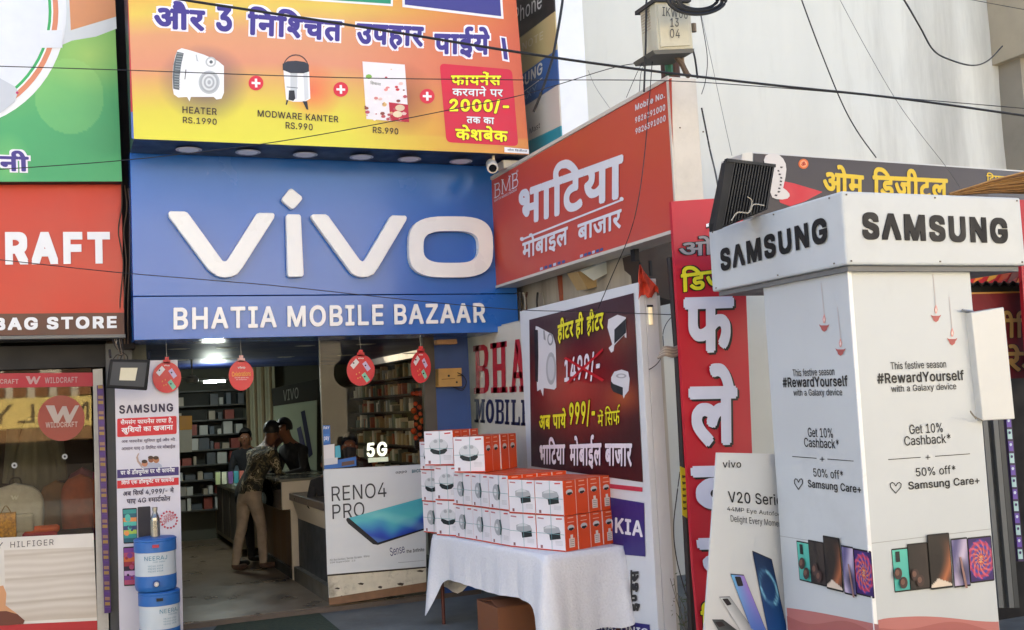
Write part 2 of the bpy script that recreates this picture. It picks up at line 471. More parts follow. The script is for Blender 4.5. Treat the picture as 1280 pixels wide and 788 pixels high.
# o : ring from outer and inner superellipse
def ring(cx, cy, a, b, ai, bi, n=40, e=.62, sk=0):
    s = lambda v: math.copysign(abs(v)**e, v)
    O = [(cx+a*s(math.cos(2*math.pi*k/n)), cy+b*s(math.sin(2*math.pi*k/n))) for k in range(n)]
    I = [(cx+.0+ai*s(math.cos(2*math.pi*k/n)), cy+bi*s(math.sin(2*math.pi*k/n))) for k in range(n)]
    return O, I
O, I = ring(380+905/4.923, 230+388/4.923, 52.6, 38.2, 34.5, 20)
g = M(); Wo = [at(*p, **PS, lift=L) for p in O]; Wi = [at(*p, **PS, lift=L) for p in I]; n = len(O); dv = Vector((0, .065, 0))
g.add(Wo+Wi+[p+dv for p in Wo]+[p+dv for p in Wi],
      [(i, (i+1) % n, n+(i+1) % n, n+i) for i in range(n)] + [(i, 2*n+i, 2*n+(i+1) % n, (i+1) % n) for i in range(n)] +
      [(n+i, n+(i+1) % n, 3*n+(i+1) % n, 3*n+i) for i in range(n)], vw)
g.build('letter', t)
g = M(); g.text('BHATIA MOBILE BAZAAR', (217, 412.5), (607, 403.5), (217, 384.5), vw, PS, .02, .028, .05, depth=.016); g.build('lettering', t)

# ================================================================== YELLOW BILLBOARD
t = thing('yellow_billboard', 'big yellow and orange Hindi offer billboard above the blue sign', 'billboard', (2.4, YY, 4.14))
q = [(158, -60), (638, -85), (661.5, 193.6), (167.5, 173.7)]
g = M(); P3 = [at(*p, **PY) for p in q]; g.poly(P3, mat('#141a33', .4), (0, .5, 0)); g.build('box_frame', t)
def ybg(u, v):
    y = v
    c = ramp([(0, '#d88a48'), (.22, '#dca848'), (.34, '#dcc050'), (.46, '#d6986a'), (.62, '#d68f6c'), (.74, '#d8b054'), (.86, '#dace40'), (1, '#dcd63c')], y + .03*math.sin(u*5))
    r = max(0, min(1, (u-.5)/.5)); c = mixc(c, '#cc5430', r*.85*(1 if y < .93 else .75))
    # printed halos behind the products
    for cx, cy, rr, hc, k in ((.165, .70, .085, '#5c4a5e', .85), (.425, .73, .06, '#e8503c', .6), (.655, .76, .075, '#8a4630', .7)):
        d = math.hypot((u-cx)/rr, (v-cy)/(rr*1.9)); c = mixc(c, hc, k*max(0, 1.15-d*.9) if d < 1.28 else 0)
    return c
gridprint('printed_face', t, q, PY, 120, 80, ybg, .004)
g = M(); g.px([(158, -60), (161, -60), (166.5, 140), (163.5, 140)], ink('#b02434'), PY, .003); g.px([(163.5, 140), (166.5, 140), (167.5, 174), (164.5, 173)], ink('#4a68b0'), PY, .003)
g.build('printed_edge', t); g = M(); g.px([(340, -60), (492, -60), (491, 8), (343, -2)], WHITE, PY, .006); g.px([(340, -60), (489, -60), (488.5, 5), (345, -4)], ink('#1f8f6a'), PY, .008)
g.build('printed_panel', t); g = M(); g.px([(502, -60), (624, -60), (629.5, 24), (503, 9)], WHITE, PY, .006); g.px([(506, -60), (621, -60), (626.5, 20.5), (506, 6)], ink('#3b3a86'), PY, .008)
g.build('printed_panel', t)
hw, hp = mat('#eceaf2', .4), mat('#3d2f86', .45)
def otext(g, s, bl, br, tl, fill, edge, pl, lift=.006, b=.02, eb=.03, track=0):
    T = track + 1.7*b
    g.text(s, bl, br, tl, edge, pl, lift, b+eb, T-2*max(0, b+eb-.01), box=b+eb); g.text(s, bl, br, tl, fill, pl, lift+.003, b, T-2*max(0, b-.01), box=b+eb)
g = M()
otext(g, 'और', (190, 38), (259, 42), (190, -3), hp, hw, PY, b=.042, eb=.055)
otext(g, '3', (268, 41), (292, 43), (268, 4), hp, hw, PY, b=.045, eb=.055)
otext(g, 'निश्चित', (307, 46), (430, 55), (308, 5), hp, hw, PY, b=.042, eb=.055)
otext(g, 'उपहार', (443, 62), (531, 66), (444, 27), hp, hw, PY, b=.042, eb=.055)
otext(g, 'पाईये', (541, 74), (614, 75), (541, 30), hp, hw, PY, b=.042, eb=.055)
g.px([(624.5, 45), (633, 46.5), (637, 78), (628, 76)], hw, PY, .006); g.px([(626.5, 47), (631.5, 48), (635, 75), (630, 74)], hp, PY, .009)
g.build('headline', t)
# products printed on the face
g = M()
c3 = lambda a, b: (180+a/5.627, 40+b/5.627)
HW = ink('#e9ebec', .4); HG = ink('#5d666a'); HL = ink('#b9bec0')
g.px([c3(*p) for p in ((235,130),(265,115),(330,132),(420,160),(520,205),(562,240),(562,430),(545,470),(510,476),(490,458),(330,458),(320,490),(303,458),(240,462),(210,440),(202,400),(200,330),(205,240),(220,170))], HW, PY, .006)
g.px([c3(*p) for p in ((232,140),(280,150),(262,230),(250,320),(248,410),(206,400),(202,320),(208,230))], HG, PY, .008)
for k in range(14):
    y = 150+k*18; x = 232-(k*2.2 if k < 8 else 18)
    g.px([c3(x, y), c3(x+40, y+4), c3(x+40, y+9), c3(x, y+5)], ink('#9aa3a5'), PY, .010)
g.px([c3(*p) for p in circ(458, 355, 74, 82)], HL, PY, .008)
for k in range(5): g.px([c3(*p) for p in circ(458, 355, 64-k*13, 72-k*14)], ink('#d5d8d9' if k % 2 else '#a9aeb1'), PY, .0095+k*.001)
g.px([c3(*p) for p in circ(470, 212, 38, 36)], HL, PY, .008); g.px([c3(*p) for p in circ(470, 212, 26, 25)], HW, PY, .01); g.px([c3(*p) for p in circ(472, 212, 12)], HG, PY, .0115)
g.px([c3(*p) for p in ((362,160),(372,160),(378,195),(385,210),(370,205))], HL, PY, .008)
g.px([c3(*p) for p in ((292,265),(298,265),(290,335),(285,335))], ink('#222222'), PY, .01)
g.build('heater_picture', t); g = M()
# water container
for a0 in range(0, 180, 15):
    A = [(1068+92*math.cos(R(a)), 258-100*math.sin(R(a))) for a in (a0, a0+15)]; B = [(1068+85*math.cos(R(a)), 258-92*math.sin(R(a))) for a in (a0+15, a0)]
    g.px([c3(*p) for p in A+B], ink('#4c3a3a'), PY, .008)
g.px([c3(*p) for p in ((980,265),(1162,280),(1170,470),(1130,492),(1050,492),(1000,478))], HW, PY, .006)
g.px([c3(*p) for p in ((1030,272),(1080,272),(1075,470),(1030,480))], ink('#c3c8cc'), PY, .008); g.px([c3(*p) for p in ((1120,278),(1150,280),(1158,470),(1130,485))], ink('#cfd3d6'), PY, .008)
g.px([c3(*p) for p in ((975,225),(1010,207),(1070,203),(1130,212),(1160,230),(1160,280),(1120,292),(1030,290),(976,268))], ink('#2b2f3a'), PY, .009)
g.px([c3(*p) for p in ((1020,412),(1058,412),(1064,470),(1050,486),(1016,478))], ink('#22242c'), PY, .009)
g.px([c3(*p) for p in ((1003,385),(1082,393),(1082,398),(1003,390))], HG, PY, .009)
g.px([c3(*p) for p in ((1003,478),(1016,482),(1004,515),(996,512))], ink('#22242c'), PY, .008); g.px([c3(*p) for p in ((1115,488),(1148,488),(1156,548),(1143,546))], ink('#22242c'), PY, .008)
g.build('container_picture', t); g = M()
# leaflet
g.px([(453, 77), (506, 81), (511, 153), (458, 149)], ink('#e6e2e4'), PY, .006)
rr = random.Random(3)
for k in range(90):
    x = rr.uniform(456, 508); y = rr.uniform(84, 150)
    if (y < 108 and rr.random() < .7) or (x < 480 and y < 122): continue
    s = rr.uniform(.8, 3.2); g.px(circ(x, y, s, s*.7, 7), ink(rr.choice(['#b8545c', '#d98a86', '#8c4a40', '#e3c0b8', '#c9303c', '#d8b070', '#f0e8e8'])), PY, .008+k*.00003)
g.px([(486, 128), (510, 131), (511.5, 153), (488, 151)], ink('#b52036'), PY, .008); g.px(circ(500, 135, 6, 4, 12), ink('#d9c2a0'), PY, .0115); g.px(circ(497, 143, 6, 4, 12), ink('#e2d0b0'), PY, .0117)
g.px(circ(461, 96, 4, 3, 8), ink('#7fb04c'), PY, .009)
g.text('हिवाना', (463, 106), (476, 108), (463, 101), ink('#4b5a4a'), PY, .009)
g.build('leaflet_picture', t)
for cx, cy in ((320, 104), (426, 112), (534, 120.5)):
    g = M()
    g.px(circ(cx, cy, 9.3), ink('#d4283c'), PY, .008)
    g.px([(cx-5.5, cy-1.6), (cx+5.5, cy-1), (cx+5.5, cy+1.8), (cx-5.5, cy+1.2)], WHITE, PY, .010); g.px([(cx-1.6, cy-5.5), (cx+1.4, cy-5.5), (cx+1.8, cy+5.5), (cx-1.2, cy+5.5)], WHITE, PY, .0115); g.build('plus_badge', t)
g = M(); BR = ink('#3a2c20')
g.text('HEATER', (228, 141.5), (271, 144), (228, 133), BR, PY, .01, .02, .03)
g.text('RS.1990', (228.5, 154), (271, 156.5), (228.5, 146), BR, PY, .01, .02, .03)
g.text('MODWARE KANTER', (322, 146), (423, 153.5), (322, 137.5), BR, PY, .01, .02, .03)
g.text('RS.990', (357, 161), (391, 163.5), (357, 152.5), BR, PY, .01, .02, .03)
g.text('RS.990', (466, 166.5), (498, 168.5), (466, 158.5), BR, PY, .01, .02, .03)
g.build('captions', t)
g = M(); g.px(rrect([(549.5, 79.5), (640, 87), (648, 183), (558, 178)], .07), ink('#cf1f3c'), PY, .006)
YB = ink('#f3ec20'); MR = ink('#7c1420')
otext(g, 'फायनेंस', (563, 107.5), (627, 107.5), (563, 89), YB, MR, PY, .009, .03, .03)
otext(g, 'करवाने पर', (565, 120.5), (629, 121.5), (565, 107), WHITE, MR, PY, .009, .02, .02)
otext(g, '2000/-', (561, 142), (637, 143), (561, 122.5), YB, MR, PY, .009, .045, .03)
otext(g, 'तक का', (583, 154.5), (618, 156), (583, 145.5), WHITE, MR, PY, .009, .03, .02)
otext(g, 'केशबेक', (569, 175.5), (636, 178.5), (568, 155), YB, MR, PY, .009, .03, .03)
g.px([(630.5, 184), (661, 187), (661, 192.6), (630.5, 190.5)], WHITE, PY, .008); g.text('ओम डिजीटल', (634, 188.5), (659, 190.5), (634, 185.5), NAVY, PY, .01, .01)
g.build('offer_panel', t)

# ================================================================== GREEN BILLBOARD
PG2 = dict(Y=9.75)
t = thing('green_billboard', 'green and orange poster board with a big white circle at the upper left', 'billboard', (-.5, 9.75, 3.8))
q = [(-260, -60), (140, -60), (152.5, 227), (-260, 228)]
g = M(); P3 = [at(*p, **PG2) for p in q]; g.poly(P3, mat('#30302c', .7), (0, .12, 0)); g.build('board', t)
def gbg(u, v):
    x, y = -260+u*410, -60+v*288
    c = ramp([(0, '#86bc58'), (.35, '#74b65c'), (.65, '#4aa866'), (1, '#3c9e62')], (y+10)/240+.0006*(x-60))
    d = math.hypot((x-112)/70, (y-70)/52); c = mixc(c, '#b4d468', .75*max(0, 1-d))
    if math.hypot(x-83, y-122) < 47: c = mixc(c, '#a0d878', .32)
    d = math.hypot((x-0)/30, (y-205)/40); c = mixc(c, '#8fd070', .6*max(0, 1-d))
    return mixc(c, c, 0)
gridprint('printed_face', t, q, PG2, 205, 144, gbg, .003)
g = M(); g.px([(70, -58), (140.5, -58), (145.8, 36), (120, 46), (90, 51), (74, 58)], ink('#d3d8da'), PG2, .0045); g.px([(84, -58), (140.6, -58), (145, 21), (88.5, 38)], ink('#d89464'), PG2, .006); g.build('printed_ribbon', t)
g = M(); cx, cy, rx, ry = -60, 15, 143, 146
for rr_, cc, lf in ((1.0, '#e9ecee', .006), (.93, '#d98a66', .008), (.885, '#eef0f2', .0085), (.87, '#3cae62', .010), (.845, '#dde2e8', .0115)):
    g.px(circ(cx, cy-(0), rx*rr_, ry*rr_, 64), ink(cc), PG2, lf)
g.px([(-40, 85), (0, 98), (18, 108), (23, 114), (18, 128), (0, 142), (-60, 150)], ink('#c3c9d0'), PG2, .013)
g.px(circ(21.5, 116, 1.8, 1.8, 8), ink('#c8306c'), PG2, .0145)
g.px([(50, 38), (78, 38), (78, 60), (50, 60)], ink('#dfe4ea'), PG2, .0150)
g.build('circle_emblem', t)
g = M(); otext(g, 'नी', (-3, 215.5), (39, 216.5), (-4, 186), hp, hw, PG2, .01, .035, .06); otext(g, 'कम्प', (-60, 214), (-10, 215), (-60, 190), hp, hw, PG2, .01, .035, .06)
g.build('lettering', t)

# ================================================================== WILDCRAFT SHOP
PW = dict(Y=9.9)
t = thing('wildcraft_sign', 'red sign with big white letters ending RAFT over a brown bag store strip', 'shop sign', (-.8, 9.9, 2.5))
g = M(); q = [(-400, 232), (151.5, 228), (155, 391), (-400, 396)]; g.poly([at(*p, **PW) for p in q], mat('#c23820', .4, .06, 2), (0, .2, 0)); g.build('upper_panel', t)
g = M(); q = [(-400, 396), (155, 391), (155.5, 418), (-400, 424)]; g.poly([at(*p, **PW, lift=.01) for p in q], mat('#5c3626', .45, .1, 5, dirt=.4), (0, .2, 0)); g.build('lower_panel', t)
g = M(); g.text('WILDCRAFT', (-196, 334), (138, 330), (-196, 290), WHITE, PW, .012, .06, .06); g.text('BAG STORE', (-8, 413.5), (146, 410.5), (-8, 397.5), WHITE, PW, .02, .05, .07); g.build('lettering', t)
g = M(); g.poly([at(*p, **PW, lift=.03) for p in ((-400, 426), (157, 418), (157, 422), (-400, 430))], mat('#6c6c68', .5), (0, .12, 0)); g.build('bottom_rail', t)

PWG = dict(Y=10.25)
t = thing('bag_shop_front', 'glazed bag shop front with a dark interior behind glass', 'shop front', (-1.5, 10.3, 0))
x0 = at(116, 600, **PWG).x
g = M(); g.poly([at(*p, **PWG) for p in ((116, 462), (128, 461), (136.5, 800), (122, 800))], mat('#b9b6ae', .5, .08, 5, dirt=.3), (0, .08, 0)); g.build('window_frame', t)
g = M(); g.box((-3.2, 10.6, 0), (.5, 12.5, .01), mat('#2c1c12', .5)); g.box((-3.2, 12.5, 0), (.5, 12.6, 3), mat('#2a1a12', .6, .2)); g.box((.42, 10.4, 0), (.5, 12.5, 3), mat('#2c1a10', .6)); g.box((-3.2, 10.35, 2.6), (.5, 12.5, 2.7), DARK); g.box((-3.3, 10.35, 0), (-3.2, 12.5, 2.7), DARK)
g.build('interior', t)
g = M(); g.box((-3.2, 10.36, .0), (x0, 11, at(60, 668, **PWG).z-.03), mat('#4a4038', .5)); g.build('display_ledge', t)
g = M(); g.box((-3.2, 10.27, .9), (x0, 10.276, 2.35), glassmat((.84, .82, .76), 1.15)); g.build('glass_pane', t)
g = M(); g.poly([at(*p, **PWG) for p in ((-400, 470), (116, 466), (116.5, 483), (-400, 492))], ink('#a82232'), (0, .02, 0))
LW = ink('#b08a8c'); g.text('WILDCRAFT', (56, 479.5), (97, 478.5), (56, 472), LW, PWG, .004, .03, .03); g.text('WILDCRAFT', (-20, 480), (23, 480), (-20, 474), LW, PWG, .004, .03, .03)
W_ = lambda x, y, s: [(x+a*s, y+b*s) for a, b in ((-1, -.5), (-.45, -.5), (-.25, .1), (.05, -.45), (.3, -.45), (.5, .1), (.85, -.5), (1.1, -.5), (.55, .6), (.3, .6), (.1, .05), (-.2, .6), (-.45, .6))]
g.px(W_(41, 475, 9), LW, PWG, .004); g.build('header_strip', t)
g = M(); g.box((-3.2, 10.25, 2.36), (x0+.12, 10.4, 2.56), DARK); g.build('header_beam', t)
g = M(); g.px(circ(76.5, 523, 29.5, 28.5, 40), mat('#8c3a2c', .5), PWG, .003); g.px(W_(77, 517, 20), ink('#a89a92'), PWG, .006); g.text('WILDCRAFT', (57, 535), (97, 534), (57, 528), ink('#b0948a'), PWG, .006, .03, .02); g.build('round_sticker', t)
g = M(); q = [(-400, 692), (117, 667), (121.5, 776), (-400, 800)]; g.poly([at(*p, **PWG, lift=.004) for p in q], mat('#d8d4cc', .5, .12, 2.2, streak=False), (0, .02, 0))
g.text('HILFIGER', (13, 685), (67, 681.5), (13, 677.5), ink('#4a4648'), PWG, .008, .0, .12); g.text('TOMMY', (-60, 690), (4, 686), (-60, 682), ink('#4a4648'), PWG, .008, .0, .12)
g.px([(-30, 740), (4, 732), (8, 742), (7, 757), (22, 768), (30, 776), (22, 781), (-30, 782)], ink('#c9946a'), PWG, .008)
g.px([(-30, 765), (8, 764), (22, 768), (31, 776), (29, 780), (10, 782), (-30, 783)], ink('#6a3a2c'), PWG, .010)
g.build('poster', t)
def wood(u, v):
    c = mixc('#d6d0c6', '#c4bcb0', .5+.35*math.sin(v*60+.6*math.sin(u*7+v*5)+u*2)); c = mixc(c, '#a89c8c', max(0, math.sin(v*19+u*.8)-.9)*5); return mixc(c, '#b8a894', max(0, v-.8)*2.2)
gridprint('poster_print', t, [(5, 688), (117.5, 684), (121, 772), (8, 778)], PWG, 40, 60, wood, .006)
g = M(); g.poly([at(*p, **PWG, lift=.006) for p in ((-400, 802), (121.5, 776), (122, 800), (-400, 830))], ink('#b32a30'), (0, .02, 0)); g.build('base_strip', t)
g = M()
for x, y, s in ((18, 582, 3.6), (81, 571, 3.4)):
    g.px(circ(x, y, s), ink('#9da0a0'), PWG, .003); g.px(circ(x, y, s*.45, n=10), BLACK, PWG, .005)
g.build('glass_stickers', t)
# goods in the window
PB = dict(Y=10.55)
def blob(name, quadc, w, d, h, mt, label, cat, top=.55, n=18, parts=None):
    c = quadc; g = M(); prof = []
    V = []; F = []; m_ = 12
    for j in range(m_+1):
        v = j/m_; r = (1-max(0, (v-top)/(1-top))**2.4)**.5 if v > top else 1-.08*(1-v/top)**3
        for i in range(n):
            a = 2*math.pi*i/n; e = .6; s = lambda q: math.copysign(abs(q)**e, q)
            V.append((c.x+w/2*r*s(math.cos(a)), c.y+d/2*(.6+.4*r)*s(math.sin(a)), c.z+h*v))
    for j in range(m_):
        for i in range(n): F.append((j*n+i, j*n+(i+1) % n, (j+1)*n+(i+1) % n, (j+1)*n+i))
    F.append(tuple(m_*n+i for i in range(n))); g.add(V, F, mt)
    return g
lz = at(60, 668, **PWG).z-.02
p = at(20, 670, **PB); p.z = lz
t = thing('backpack', 'light grey school backpack standing in the bag shop window', 'backpack', p)
blob('b', p, .46, .22, .46, mat('#c9cac6', .8, .12, 20, bump=.3), '', '').build('bag_body', t, smooth=True)
g = M(); g.box((p.x-.15, p.y-.15, p.z+.04), (p.x+.15, p.y-.1, p.z+.2), mat('#b4b5b0', .8, .1, 20)); g.build('front_pocket', t, bevel=.03)
g = M(); pp = dict(Y=p.y-.125); g.px(W_(18, 622, 5), WHITE, pp, .0); g.build('emblem', t)
g = M(); g.tube(smooth_path([p+Vector((-.05, 0, .45)), p+Vector((-.03, 0, .5)), p+Vector((.03, 0, .5)), p+Vector((.05, 0, .45))]), .008, DARK); g.build('handle', t)
p = at(45, 640, Y=11.2); p.z = .75
t = thing('hanging_jacket', 'olive grey jacket hanging behind the backpack in the window', 'jacket', p)
g = M(); V = []; F = []
for j in range(10):
    v = j/9; hw_ = .07+.13*min(1, v*2.2)
    for i in range(13):
        u = i/12*2-1; V.append((p.x+u*hw_*(1+.05*math.sin(j)), p.y-.06*math.cos(u*1.5)-.015*math.sin(u*14), 1.95-v*.9))
for j in range(9):
    for i in range(12): F.append((j*13+i, (j+1)*13+i, (j+1)*13+i+1, j*13+i+1))
g.add(V, F, mat('#66665a', .9, .2, 8)); g.build('jacket_body', t, smooth=True)
g = M(); g.tube([p+Vector((-.18, -.02, 1.1)), p+Vector((-.24, 0, .6))], [.06, .045], mat('#66665a', .9, .2, 8), 10); g.build('sleeve', t)
g = M(); g.tube([p+Vector((.18, -.02, 1.1)), p+Vector((.24, 0, .6))], [.06, .045], mat('#66665a', .9, .2, 8), 10); g.build('sleeve', t)
p = at(8, 672, Y=10.42); p.z = lz
t = thing('gold_bag', 'small gold patterned gift bag at the left of the shop window', 'gift bag', p)
g = M(); g.box((p.x-.08, p.y-.04, p.z), (p.x+.08, p.y+.04, p.z+.22), mat('#b98a24', .35, .7, 45, metal=.5)); g.build('bag_body', t, bevel=.01)
g = M(); g.tube(smooth_path([p+Vector((-.04, -.04, .22)), p+Vector((0, -.05, .28)), p+Vector((.04, -.04, .22))]), .004, mat('#8a6a20', .5)); g.build('handle', t)
for k, (x, cl, nm) in enumerate(((53, '#e0641c', 'orange rolled item lying on the window ledge, upper one'), (50, '#c02430', 'red rolled item lying on the window ledge, under the orange one'))):
    p = at(x, 662+k*6, Y=10.46)
    g = M(); g.tube([p+Vector((-.14, 0, 0)), p+Vector((-.12, 0, 0)), p+Vector((.12, 0, 0)), p+Vector((.14, 0, 0))], [.02, .035, .035, .02], mat(cl, .5), 12); tag(g.build('rolled_bag'), nm, 'pouch', 'rolled pouches on the window ledge')
for k, (x, y, cl) in enumerate(((100, 600, '#b05a3c'), (70, 620, '#8c6a48'), (104, 640, '#8c3a58'))):
    p = at(x, y, Y=11.0+k*.2); p.z = .75 if k else .9
    g = blob('b', p, .34, .2, .5+.1*k, mat(cl, .8, .2, 14), '', '')
    tag(g.build('handbag', smooth=True), '%s bag on the shelf in the dark depth of the bag shop' % ('reddish brown', 'dull brown', 'dark purple')[k], 'bag')

# pilaster between the shops, LED strip
t = struct((lambda g: (g.box((at(135, 600, Y=10.2).x, 10.2, 0), (at(150, 600, Y=10.2).x+.12, 10.5, 2.56), mat('#56585a', .6, .15, 4, dirt=.4)), g.build('shop_pilaster'))[1])(M()))
t = thing('led_strip_light', 'narrow purple and gold patterned light strip beside the bag shop window', 'light strip', (at(127, 765, Y=10.15).x, 10.15, .2))
g = M(); q = [(121, 482), (129.5, 481), (139, 766), (130.5, 767)]; g.poly([at(*p, Y=10.15) for p in q], mat('#4a2a6c', .4), (0, .03, 0)); g.build('strip_body', t)
for k in range(44):
    v0 = k/44; v1 = (k+.6)/44; X0 = lambda v: 121+9.5*v+1.2
    g = M(); g.px([(X0(v0), 482+284*v0), (X0(v0)+6.2, 482+284*v0), (X0(v1)+6.2, 482+284*v1), (X0(v1), 482+284*v1)], mat('#94743c' if k % 3 == 0 else '#4a2878' if k % 3 == 1 else '#8c6a58', .4), dict(Y=10.15), .006, depth=.005); g.build('strip_segment', t)
# ================================================================== RED PROJECTING SIGN
XB = 3.93; PX = dict(X=XB)
t = thing('projecting_sign', 'long red box sign with white Hindi lettering and phone numbers jutting out over the street', 'shop sign', (XB, 8, 3))
zT = (at(612, 222, X=XB).z + at(840, 95, X=XB).z)/2; zB = (at(616, 362, X=XB).z + at(843, 290, X=XB).z)/2
y1 = at(614, 300, X=XB).y; y0 = at(842, 190, X=XB).y; yb = y1
wm = mat('#c4beb3', .4, .04, 3, dirt=.2)
xe = at(877, 200, Y=y0).x
g = M(); g.box((XB, y0, zB), (xe, yb, zT), wm); g.build('box_body', t, bevel=.008)
q = [(615, 226), (840, 97.5), (843.5, 288), (618.5, 359)]
g = M(); g.poly([at(*p, **PX, lift=-0.0) - Vector((.003, 0, 0)) for p in q], mat('#bd4534', .42, .05, 1.2)); g.build('red_face', t)
g = M()
for a, b in (((612, 222.5), (840.5, 94.5)), ((615.5, 362), (843.5, 290.5))):
    A, B = at(*a, **PX), at(*b, **PX); A.y = y1; B.y = y0
g.box((XB-.012, y0, zT-.025), (XB, y1, zT+.004), wm); g.box((XB-.012, y0, zB-.004), (XB, y1, zB+.02), wm)
g.box((XB-.012, y0, zB+.02), (XB, y0+.02, zT-.025), wm); g.box((XB-.012, y1-.02, zB+.02), (XB, y1, zT-.025), wm); g.build('face_trim', t)
g = M(); SV = ink('#d9dbe2', .4)
g.text('भाटिया', (648.5, 284), (779, 247), (648.5, 222), SV, PX, .008, .035)
g.px([(652, 298.5), (777, 249), (777, 251.5), (652, 301)], SV, PX, .008); g.px(circ(652.5, 299, 2.6, n=12), SV, PX, .0095); g.px(circ(777, 249, 2.6, n=12), SV, PX, .0095)
g.text('मोबाइल', (653, 328), (710, 309), (653, 296), SV, PX, .008, .025); g.text('बाजार', (722, 303), (777, 285), (722, 281), SV, PX, .008, .025)
g.build('lettering', t)
g = M()
# thin serif monogram
def serif(g, c, x, y, s, pl, mt, sk=-.25):
    st = {'B': [((0, 0), (0, 1)), ((0, 1), (.42, .96), (.5, .76), (.38, .55), (0, .52)), ((.05, .52), (.48, .48), (.58, .26), (.45, .03), (0, 0))],
          'M': [((0, 0), (0, 1)), ((0, 1), (.42, .08), (.84, 1)), ((.84, 1), (.86, 0))]}[c]
    for L_ in st:
        for a, b in zip(L_, L_[1:]):
            h = .04 if a[0] != b[0] else .05
            A = Vector(a); B = Vector(b); d = (B-A).normalized(); n_ = Vector((-d.y, d.x))*h
            g.px([(x+p.x*s*.62, y-p.y*s+sk*p.x*s*.62) for p in (A-n_, B-n_, B+n_, A+n_)], mt, pl, .008)
    for xx, yy in (((0, 0), (0, 1)) if c == 'B' else ((0, 0), (0, 1), (.84, 1), (.86, 0))):
        g.px([(x+(xx-.14)*s*.62, y-(yy-.03)*s+sk*xx*s*.62), (x+(xx+.14)*s*.62, y-(yy-.03)*s+sk*xx*s*.62), (x+(xx+.14)*s*.62, y-(yy+.03)*s+sk*xx*s*.62), (x+(xx-.14)*s*.62, y-(yy+.03)*s+sk*xx*s*.62)], mt, pl, .009)
serif(g, 'B', 619, 247.5, 17, PX, SV, -.5); serif(g, 'M', 628, 242.5, 17.5, PX, SV, -.5); serif(g, 'B', 641, 236, 18, PX, SV, -.5)
g.text('BHATIA MOBILE BAZAAR', (618, 253), (646, 238.5), (618, 250), SV, PX, .008, .01); g.text('®', (645.5, 216), (648, 215), (645.5, 213), SV, PX, .008)
g.build('monogram', t)
g = M(); g.text('Mobile No.', (794, 139), (831, 122.5), (794, 131), SV, PX, .008, .03, .03); g.text('9826291000', (794, 154.5), (831.5, 138), (794, 147), SV, PX, .008, .03, .06); g.text('9826391000', (794.5, 168.5), (832, 151.5), (794.5, 161), SV, PX, .008, .03, .06)
g.build('phone_numbers', t)
g = M()
for a, b in ((675, 33), (725, 30)):
    for k in range(6): 
        x = a+k*b/6; y = 335-(x-675)*.32
        g.px([(x, y), (x+3.6, y-1.3), (x+3.6, y+2.2), (x, y+3.5)], ink('#34508c' if k % 3 else '#b9c2d6'), PX, .008)
g.build('sticker_strip', t)
g = M()
for x, y in ((850, 160), (879, 165), (850, 285), (878, 290), (864, 291), (852, 293)):
    p = at(x, y, Y=y0); g.lathe(p, [(.001, -.004), (.006, -.004), (.006, .004), (.001, .004)], mat('#5a4a3c', .5, metal=.6), 8)
g.build('rivets', t)
# bracket arms
g = M(); g.box((XB+.1, y0+.8, zB-.09), (XB+.14, y0+.86, zB), DARK); g.build('bracket', t)

# CCTV camera
p = at(617, 205, Y=9.2)
t = thing('security_camera', 'small cream security camera under the corner of the yellow billboard', 'camera', p)
g = M(); g.lathe(p+Vector((0, 0, .1)), [(.045, .02), (.05, .0), (.02, -.01)], mat('#d8d0c0', .4), 16); g.tube([p+Vector((0, 0, .1)), p+Vector((0, 0, .02))], .014, mat('#d8c8a8', .4)); g.build('mount', t)
a, b = p+Vector((.0, .06, .015)), p+Vector((-.06, -.12, -.07))
g = M(); d = (b-a); g.tube([a, a+d*.05, a+d*.9, b], [.03, .05, .054, .05], mat('#dcd4c4', .35), 16); g.build('camera_body', t, smooth=False)
g = M(); g.tube([b+d*.0, b+d*.03], [.036, .036], ink('#0c0c0e', .1), 16); g.build('lens', t)
p = at(640, 208, Y=9.3); g = M(); g.box(p-Vector((.12, .08, .04)), p+Vector((.12, .08, .04)), mat('#cfc6b4', .6, .1)); tag(g.build('junction_box', bevel=.01), 'small pale box behind the security camera at the corner of the red sign', 'box')

# ================================================================== PHONE BRAND TOWER SIGN
XT = 4.3; PT = dict(X=XT)
ya, yb_ = at(697, 60, **PT).y, at(622, 60, **PT).y
t = thing('brand_tower_sign', 'tall narrow sign tower with stacked phone brand panels and white end behind the yellow billboard', 'sign', (XT, ya, 3))
g = M(); g.box((XT+.001, ya, 3.2), (at(731, 60, Y=ya).x, yb_, 7.5), mat('#dfe3e6', .5, .04, 3, dirt=.1)); g.build('sign_box', t, bevel=.006)
bands = [('#23211f', (700, -60), (640, -60), (640, 55), (702, -2)), ('#b8a672', (702, -2), (640, 55), (640, 96), (698.5, 52.0)),
         ('#2f5a94', (698.5, 52), (640, 100), (640, 150), (702, 104)), ('#c9c2b6', (702, 104), (640, 150), (640, 205), (705, 156)), ('#1f8a9a', (705, 156), (640, 205), (640, 222), (705, 176))]
bd = [('#23211f', -90, 45, -34, 14), ('#b8a672', 45, 92, 14, 62), ('#2f5a94', 92, 134, 62, 106), ('#c9c2b6', 134, 178, 106, 158), ('#1f8a9a', 178, 196, 158, 174)]
